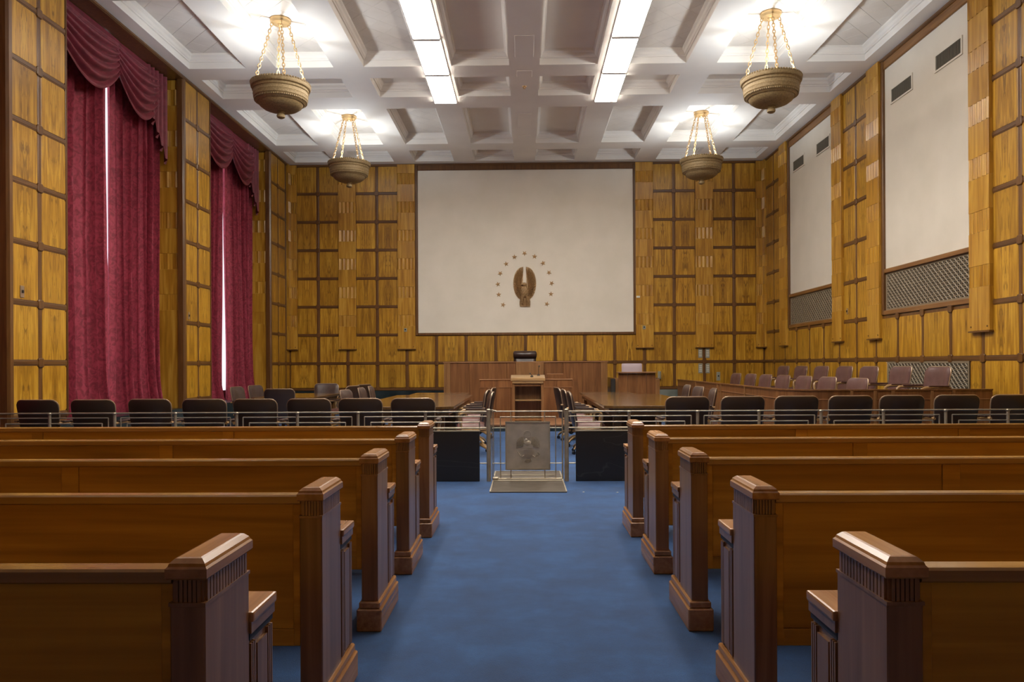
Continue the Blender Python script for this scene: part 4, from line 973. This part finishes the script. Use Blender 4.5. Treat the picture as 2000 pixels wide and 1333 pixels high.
jc = thing('judge_chair', 'high backed dark leather chair behind the bench', 'chair', (0.005, 19.75, 0.55))
jb = MB()
p_, o_ = pad(0.60, 0.70, 0.08, 0.06, 0.05, 0.36, 0.12, 0.02); p_.build('backrest', 'blackleather', jc, (0, 0.28, 0), (0, 0, PI), smooth=50)
rl = MB().tube([(-0.315, 0, 0), (-0.305, 0, 0), (-0.28, 0, 0), (0, 0.012, 0), (0.28, 0, 0), (0.305, 0, 0), (0.315, 0, 0)], [0.05, 0.085, 0.105, 0.108, 0.105, 0.085, 0.05], 18)
rl.build('head_roll', 'blackleather', jc, (0, 0.33, 1.085), smooth=60)
sq_, _o = pad(0.56, 0.52, 0.10, 0.06, 0.05, 0, 0, 0); sq_.xf(Matrix(((1, 0, 0, 0), (0, 0, 1, -0.25), (0, 1, 0, 0.40), (0, 0, 0, 1)))).build('seat', 'blackleather', jc, smooth=50)
MB().lathe([(0.12, 0.40), (0.03, 0.38), (0.03, 0.12), (0.05, 0.09), (0.28, 0.05), (0.30, 0.0), (0.001, 0.0)], 16).build('pedestal', 'shell', jc, smooth=True)
for sx in (-1, 1): MB().tube([(sx*0.30, 0.22, 0.62), (sx*0.32, 0, 0.64), (sx*0.32, -0.20, 0.63), (sx*0.30, -0.22, 0.50), (sx*0.27, -0.1, 0.43)], 0.026, 8).build('arm', 'blackleather', jc, smooth=True)

# witness stand
ws = thing('witness_stand', 'walnut witness stand box beside the bench', 'witness stand', (2.71, 18.2, 0))
for k in range(4): B(-0.45 + k*0.225 + 0.002, -0.45 + (k+1)*0.225 - 0.002, 0.0, 0.03, 0, 1.155).build('front_panel', 'bench', ws, bevel=0.003)
B(-0.465, 0.455, -0.10, 0.12, 1.160, 1.185).build('reading_ledge', 'benchtop', ws, bevel=0.004)
for sx in (-1, 1):
    B(sx*0.50 - 0.05, sx*0.50 + 0.05, 0.0, 0.05, 0, 1.04 if sx < 0 else 1.0).build('corner_post', 'lectern', ws, bevel=0.004)
    B(sx*0.53 - 0.015, sx*0.53 + 0.015, 0.05, 1.45, 0, 1.03).build('side_panel', 'bench', ws)
wf = B(2.20, 3.22, 18.25, 19.6, 0, 0.42).build('platform', 'carpet'); tag(wf, 'raised floor inside the witness stand', kind='structure')
wc = thing('witness_chair', 'pale lilac chair behind the witness stand', 'chair', (2.735, 18.95, 0.42))
p_, o_ = pad(0.52, 0.54, 0.05, 0.03, 0.03, 0.43, 0.08, 0.0); p_.build('backrest', 'lilac', wc, (0, 0.22, 0), (0, 0, PI), smooth=50)
sq_, _o = pad(0.48, 0.46, 0.08, 0.05, 0.04, 0, 0, 0); sq_.xf(Matrix(((1, 0, 0, 0), (0, 0, 1, -0.20), (0, 1, 0, 0.39), (0, 0, 0, 1)))).build('seat', 'jury', wc, smooth=50)
MB().lathe([(0.10, 0.39), (0.03, 0.37), (0.03, 0.08), (0.22, 0.04), (0.24, 0.0), (0.001, 0.0)], 14).build('pedestal', 'shell', wc, smooth=True)
sb = thing('loudspeaker', 'black box speaker between bench and witness stand', 'speaker', (2.12, 18.15, 0))
B(-0.055, 0.05, -0.12, 0.03, 0.0, 1.02).build('cabinet', 'black', sb, bevel=0.006); B(-0.045, 0.04, -0.125, -0.12, 0.70, 1.0).build('speaker_cloth', 'void', sb)
ph = thing('wall_phone', 'grey wall phone beside the witness stand', 'phone', (3.74, 20.955, 1.05))
B(-0.045, 0.045, -0.05, 0, -0.10, 0.12).build('body', 'greymetal', ph, bevel=0.01); MB().tube([(0, -0.075, -0.08), (0, -0.085, 0.0), (0, -0.075, 0.09)], [0.022, 0.014, 0.022], 8).build('handset', 'greymetal', ph, smooth=True)

# ------------------------------------------------------------------ jury box
JX, JY, JR, JZ = 3.74, 10.70, 0.62, 0.995
path = [(JX, 18.45), (JX, 16.5), (JX, 14.6), (JX, 12.8), (JX, JY + JR)]
path += [(JX + JR - JR*math.cos(q*PI/16), JY + JR - JR*math.sin(q*PI/16)) for q in range(1, 9)] + [(5.2, JY), (6.05, JY), (6.60, JY)]
def ribbon(pth, o0, o1, z0, z1):
    "wall of constant thickness along a path; offsets measured to the left of travel"
    mb = MB(); n = len(pth); L_, R_ = [], []
    for i in range(n):
        a = Vector(pth[max(i-1, 0)]); b = Vector(pth[min(i+1, n-1)]); d = (b - a).normalized(); nrm = Vector((-d.y, d.x)); p = Vector(pth[i])
        L_.append(p + nrm*o0); R_.append(p + nrm*o1)
    vs_ = []
    for l, r in zip(L_, R_): vs_ += [(l.x, l.y, z0), (r.x, r.y, z0), (r.x, r.y, z1), (l.x, l.y, z1)]
    fs_ = [(4*i + q, 4*i + (q+1) % 4, 4*i + 4 + (q+1) % 4, 4*i + 4 + q) for i in range(n-1) for q in range(4)] + [(3, 2, 1, 0), (4*n-4, 4*n-3, 4*n-2, 4*n-1)]
    return mb.add(vs_, fs_)
jb = thing('jury_box', 'curved walnut jury box front along the right wall', 'jury box', (0, 0, 0))
cutp = [0, 1, 2, 3, 4, 8, 12, 13, 14, 15]
for k in range(len(cutp) - 1):
    sgm = path[cutp[k]:cutp[k+1]+1]
    if len(sgm) > 1: ribbon(sgm, 0.0, 0.04, 0, JZ - 0.02).build('front_panel', 'jurywood', jb) if False else ribbon(sgm, 0.0, 0.04, 0, JZ - 0.02).build('front_panel', 'bench', jb, smooth=30)
ribbon(path, -0.012, 0.075, JZ - 0.02, JZ).build('top_rail', 'bench', jb, smooth=30)
ribbon(path, -0.007, 0.0, JZ - 0.145, JZ - 0.135).build('bead', 'benchtop', jb, smooth=30)
for q, (x, y, hor) in enumerate(((JX, 16.5, 0), (JX, 14.6, 0), (JX, 14.35, 0), (JX, 12.8, 0), (4.62, JY, 1), (4.95, JY, 1), (5.2, JY, 1), (5.75, JY, 1), (6.05, JY, 1))):
    (B(x - 0.02, x + 0.02, y - 0.016, y, 0, JZ - 0.02) if hor else B(x - 0.016, x, y - 0.03, y + 0.03, 0, JZ - 0.02)).build('pilaster_strip', 'lectern', jb)
f1 = MB().prism([(JX + 0.05, JY + JR), (JX + JR, JY + 0.06), (5.62, JY + 0.06), (5.62, 18.5), (JX + 0.05, 18.5)], 'z', 0, 0.185).build('platform', 'carpet'); tag(f1, 'lower raised floor of the jury box', kind='structure')
f2 = B(5.62, 6.63, JY + 0.06, 18.5, 0, 0.355).build('platform', 'carpet'); tag(f2, 'upper raised floor of the jury box', kind='structure')
jch = make_chair('jury', 'jury', swivel=False, name='jury_chair'); uj = [False]
for i, y in enumerate((11.42, 12.55, 13.60, 14.69, 15.75, 16.80, 17.95)):
    spot(jch, uj, (4.80, y, 0.185), Lf + 0.12, 'maroon jury chair in the front row of the jury box, %s from the viewer' % num[i], 'front row jury chairs')
for i, y in enumerate((11.22, 12.32, 13.45, 14.48, 15.60, 16.75, 17.88)):
    spot(jch, uj, (5.90, y, 0.355), Lf + 0.12, 'maroon jury chair in the raised back row by the wall, %s from the viewer' % num[i], 'back row jury chairs')

# ------------------------------------------------------------------ eagle and stars
EY = YB - 0.004
eg = thing('eagle_emblem', 'bronze eagle with upraised wings mounted on the cream panel', 'emblem', (0.02, EY, 0))
EP = lambda px, py: (0.02 + (px - 780) / 10.25 * 0.01431 - 0.012, 3.665 - (py - 740) / 10.25 * 0.01431)
def loc2(p): return (p[0] - 0.02, p[1])
for sx in (-1, 1):
    wg = MB()
    inner = [(780 + sx*q[0], q[1]) for q in ((26, 412), (30, 470), (30, 560), (32, 660), (34, 740), (30, 800), (30, 900), (34, 1000), (36, 1088))]
    def outer(t):
        an = math.radians(86 - 168 * t); return (780 + sx*(6 + 226*max(0, math.cos(an))**0.85), 755 - 345*math.sin(an))
    core = [loc2(EP(*outer(t/14))) for t in range(0, 15)]; core = [loc2(EP(*q)) for q in reversed(inner)] + core
    cx_, cz_ = loc2(EP(780 + sx*95, 790))
    sh = [(cx_ + (a - cx_)*0.985, cz_ + (b - cz_)*0.97) for a, b in core]
    wg.prism(sh, 'y', -0.02, 0.0)
    root = (780 + sx*78, 880)
    for i in range(26):
        t = i / 25.0; o = outer(t * 0.98); st = (root[0] + (o[0]-root[0])*0.42, root[1] + (o[1]-root[1])*0.42)
        leaf(wg, loc2(EP(*st)), loc2(EP(*o)), 0.019, -0.016, 0.034)
    for i in range(16):
        t = i / 15.0; o = outer(0.03 + t * 0.85); st = (root[0] + (o[0]-root[0])*0.16, root[1] + (o[1]-root[1])*0.16); en = (root[0] + (o[0]-root[0])*0.62, root[1] + (o[1]-root[1])*0.62)
        leaf(wg, loc2(EP(*st)), loc2(EP(*en)), 0.018, -0.034, 0.034)
    for i in range(9):
        t = i / 8.0; o = outer(0.08 + t * 0.75); en = (root[0] + (o[0]-root[0])*0.34, root[1] + (o[1]-root[1])*0.34)
        leaf(wg, loc2(EP(*root)), loc2(EP(*en)), 0.021, -0.048, 0.032)
    wg.build('wing', 'bronze', eg)
x_, z_ = loc2(EP(780, 915))
bdy = MB().box(x_ - 0.10, x_ + 0.10, -0.02, 0, z_ - 0.25, z_ + 0.1).ball((x_, -0.03, z_), 0.135, 18, 12, (0.98, 0.55, 1.35))
for r in range(6):
    for q in range(5 - (r % 2)):
        a = (q - (4 - (r % 2))/2) * 0.045; zz = z_ + 0.12 - r*0.048
        dd = 0.075 * math.sqrt(max(0.05, 1 - (a/0.14)**2 - ((zz - z_)/0.19)**2)); leaf(bdy, (x_ + a, zz + 0.03), (x_ + a, zz - 0.03), 0.018, -0.03 - dd, 0.008)
bdy.build('body', 'bronze', eg, smooth=40)
hx, hz = loc2(EP(770, 775))
hm = MB().ball((hx, -0.05, hz), 0.062, 14, 10, (1.1, 0.9, 0.85))
hm.tube([(hx - 0.04, -0.075, hz + 0.005), (hx - 0.075, -0.085, hz), (hx - 0.10, -0.085, hz - 0.02), (hx - 0.105, -0.085, hz - 0.045)], [0.028, 0.024, 0.016, 0.004], 8)
hm.build('head', 'bronze', eg, smooth=40)
for sx in (-1, 1):
    a, b = loc2(EP(780 + sx*48, 1020)), loc2(EP(780 + sx*52, 1140))
    MB().tube([(a[0], -0.04, a[1] + 0.03), (a[0], -0.075, a[1]), (b[0], -0.065, (a[1]+b[1])/2), (b[0], -0.05, b[1])], [0.03, 0.05, 0.045, 0.03], 10).build('leg', 'bronze', eg, smooth=True)
    tl = MB()
    for q in range(3): tl.tube([(b[0], -0.055, b[1]), (b[0] + (q-1)*0.028, -0.085, b[1] - 0.01), (b[0] + (q-1)*0.04, -0.085, b[1] - 0.045)], [0.014, 0.013, 0.004], 6)
    tl.build('talon', 'bronze', eg, smooth=True)
a, b = loc2(EP(682, 1060)), loc2(EP(886, 1220))
tf = MB().box(a[0], b[0], -0.03, 0, b[1], a[1])
for q in range(9): leaf(tf, (a[0] + 0.012 + q*(b[0]-a[0]-0.024)/8, a[1]), (a[0] + 0.006 + q*(b[0]-a[0]-0.012)/8, b[1] - 0.004), 0.018, -0.03, 0.014)
tf.build('tail', 'bronze', eg)

def star_mesh():
    mb = MB(); r, ri = 0.078, 0.031; pts = []
    for k in range(10):
        q = r if k % 2 == 0 else ri; t = PI/2 + k * PI/5; pts.append((q*math.cos(t), q*math.sin(t)))
    mb.add([(a, 0, b) for a, b in pts] + [(a, -0.008, b) for a, b in pts] + [(0, -0.034, 0)], [(k, (k+1) % 10, 10 + (k+1) % 10, 10 + k) for k in range(10)] + [(10 + k, 10 + (k+1) % 10, 20) for k in range(10)] + [tuple(range(9, -1, -1))])
    return mb.mesh('wall_star', 'starbronze')
stm = star_mesh()
SPX = [(345, 1180), (258, 975), (243, 765), (290, 550), (410, 360), (577, 222), (780, 150), (980, 215), (1150, 350), (1268, 540), (1320, 755), (1305, 970), (1222, 1170)]
sl_ = ['at the lower left end of the arc', 'second up on the left of the arc', 'third up on the left of the arc', 'fourth up on the left of the arc', 'fifth up on the left of the arc', 'just left of the topmost star', 'topmost of the arc above the eagle', 'just right of the topmost star', 'fifth up on the right of the arc', 'fourth up on the right of the arc', 'third up on the right of the arc', 'second up on the right of the arc', 'at the lower right end of the arc']
srot = [0.3, 0, -0.25, 0.6, -0.2, 0.0, 0.63, 0.1, -0.3, 0.63, 0.5, 0.05, 0.35]
for (px, py), lb, rr in zip(SPX, sl_, srot):
    x, z = EP(px, py); s_ = place(stm, 'wall_star', None, (x, EY, z), (0, rr, 0)); tag(s_, 'bronze star ' + lb, 'star', 'bronze stars around the eagle')

# ------------------------------------------------------------------ vents, plates, small wall items
def vent(yc, zc, wd, label):
    t = thing('air_vent', label, 'vent', (XR + 0.02, yc, zc), -PI/2, 'air vents in the cream panels'); a, h = wd/2, 0.115
    B(-a, a, -0.004, 0, -h, h).build('backing', 'void', t)
    fr = MB().box(-a - 0.035, a + 0.035, -0.016, 0, h, h + 0.03).box(-a - 0.035, a + 0.035, -0.016, 0, -h - 0.03, -h).box(-a - 0.035, -a, -0.016, 0, -h, h).box(a, a + 0.035, -0.016, 0, -h, h)
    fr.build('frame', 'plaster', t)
    sm_ = B(-0.006, 0.006, -0.014, -0.002, -h, h).mesh('slat', 'ventslat')
    n = int(wd / 0.036)
    for i in range(n): place(sm_, 'slat', t, (-a + (i + 0.5) * wd / n, 0, 0), (0, 0, 0.5))
for yc, lb in ((13.40, 'dark slatted vent high in the near cream bay, the farther one'), (11.93, 'dark slatted vent high in the near cream bay, the nearer one'), (18.39, 'dark slatted vent high in the far cream bay, the farther one'), (16.90, 'dark slatted vent high in the far cream bay, the nearer one')):
    vent(yc, 6.22 if yc < 15 else 6.25, 0.70, lb)
def wplate(label, loc, rotz, wd, h, mat, kind='switch'):
    t = thing('wall_plate', label, 'wall plate', loc, rotz)
    B(-wd/2, wd/2, -0.012, 0, -h/2, h/2).build('plate', mat, t, bevel=0.003)
    if kind == 'switch': B(-0.012, 0.012, -0.024, -0.012, -0.02, 0.02).build('toggle', 'black', t)
    elif kind == 'louver':
        for k in range(4): B(-wd*0.32, wd*0.32, -0.018, -0.012, -h*0.32 + k*h*0.18, -h*0.32 + k*h*0.18 + 0.02).build('slot', 'whiteplastic', t)
    elif kind == 'dial': MB().cyl((0, -0.012, 0.01), (0, -0.03, 0.01), 0.02, n=12).build('dial', 'black', t)
    return t
wplate('brass switch plate on the near left pier panel', (XL + 0.014, 9.745, 2.366), PI/2, 0.075, 0.155, 'nail')
wplate('small brass plate on the left pier between the curtains', (XL + 0.014, 14.64, 2.37), PI/2, 0.06, 0.14, 'nail')
wplate('thermostat plate on the pilaster left of the cream panel', (-3.333, YB - 0.07, 2.36), 0, 0.085, 0.10, 'greymetal', 'dial')
wplate('thermostat plate on the pilaster right of the cream panel', (3.325, YB - 0.07, 2.39), 0, 0.085, 0.10, 'greymetal', 'dial')
wplate('small white sensor box at the right edge of the cream panel', (3.165, YB - 0.07, 3.245), 0, 0.10, 0.055, 'whiteplastic', None)
wplate('small brass plate on the right wall panel between the bays', (XR - 0.014, 15.60, 2.44), -PI/2, 0.06, 0.12, 'nail')
for x, z, lb in ((4.89, 1.67, 'upper left'), (5.09, 1.67, 'upper right'), (4.89, 1.245, 'lower left'), (5.09, 1.245, 'lower right')):
    wplate('grey slotted wall plate above the jury box, %s of four' % lb, (x, YB - 0.014, z), 0, 0.115, 0.27, 'greymetal', 'louver')
wplate('narrow grey panel with a dark base on the wall above the jury rail', (5.385, YB - 0.014, 1.02), 0, 0.10, 0.24, 'greymetal', 'dial')
# paper scraps on the carpet by the gate
for x, y, r_, lb in ((0.62, 8.05, 0.4, 'tiny white scrap on the carpet just right of the threshold plate'), (0.98, 8.02, 1.1, 'tiny white scrap on the carpet farther right of the threshold plate')):
    s_ = MB().prism([(-0.012, -0.006), (0.010, -0.009), (0.014, 0.006), (-0.004, 0.010)], 'z', 0, 0.004).build('paper_scrap', 'whiteplastic', None, (x, y, 0), (0, 0, r_)); tag(s_, lb, 'paper scrap')
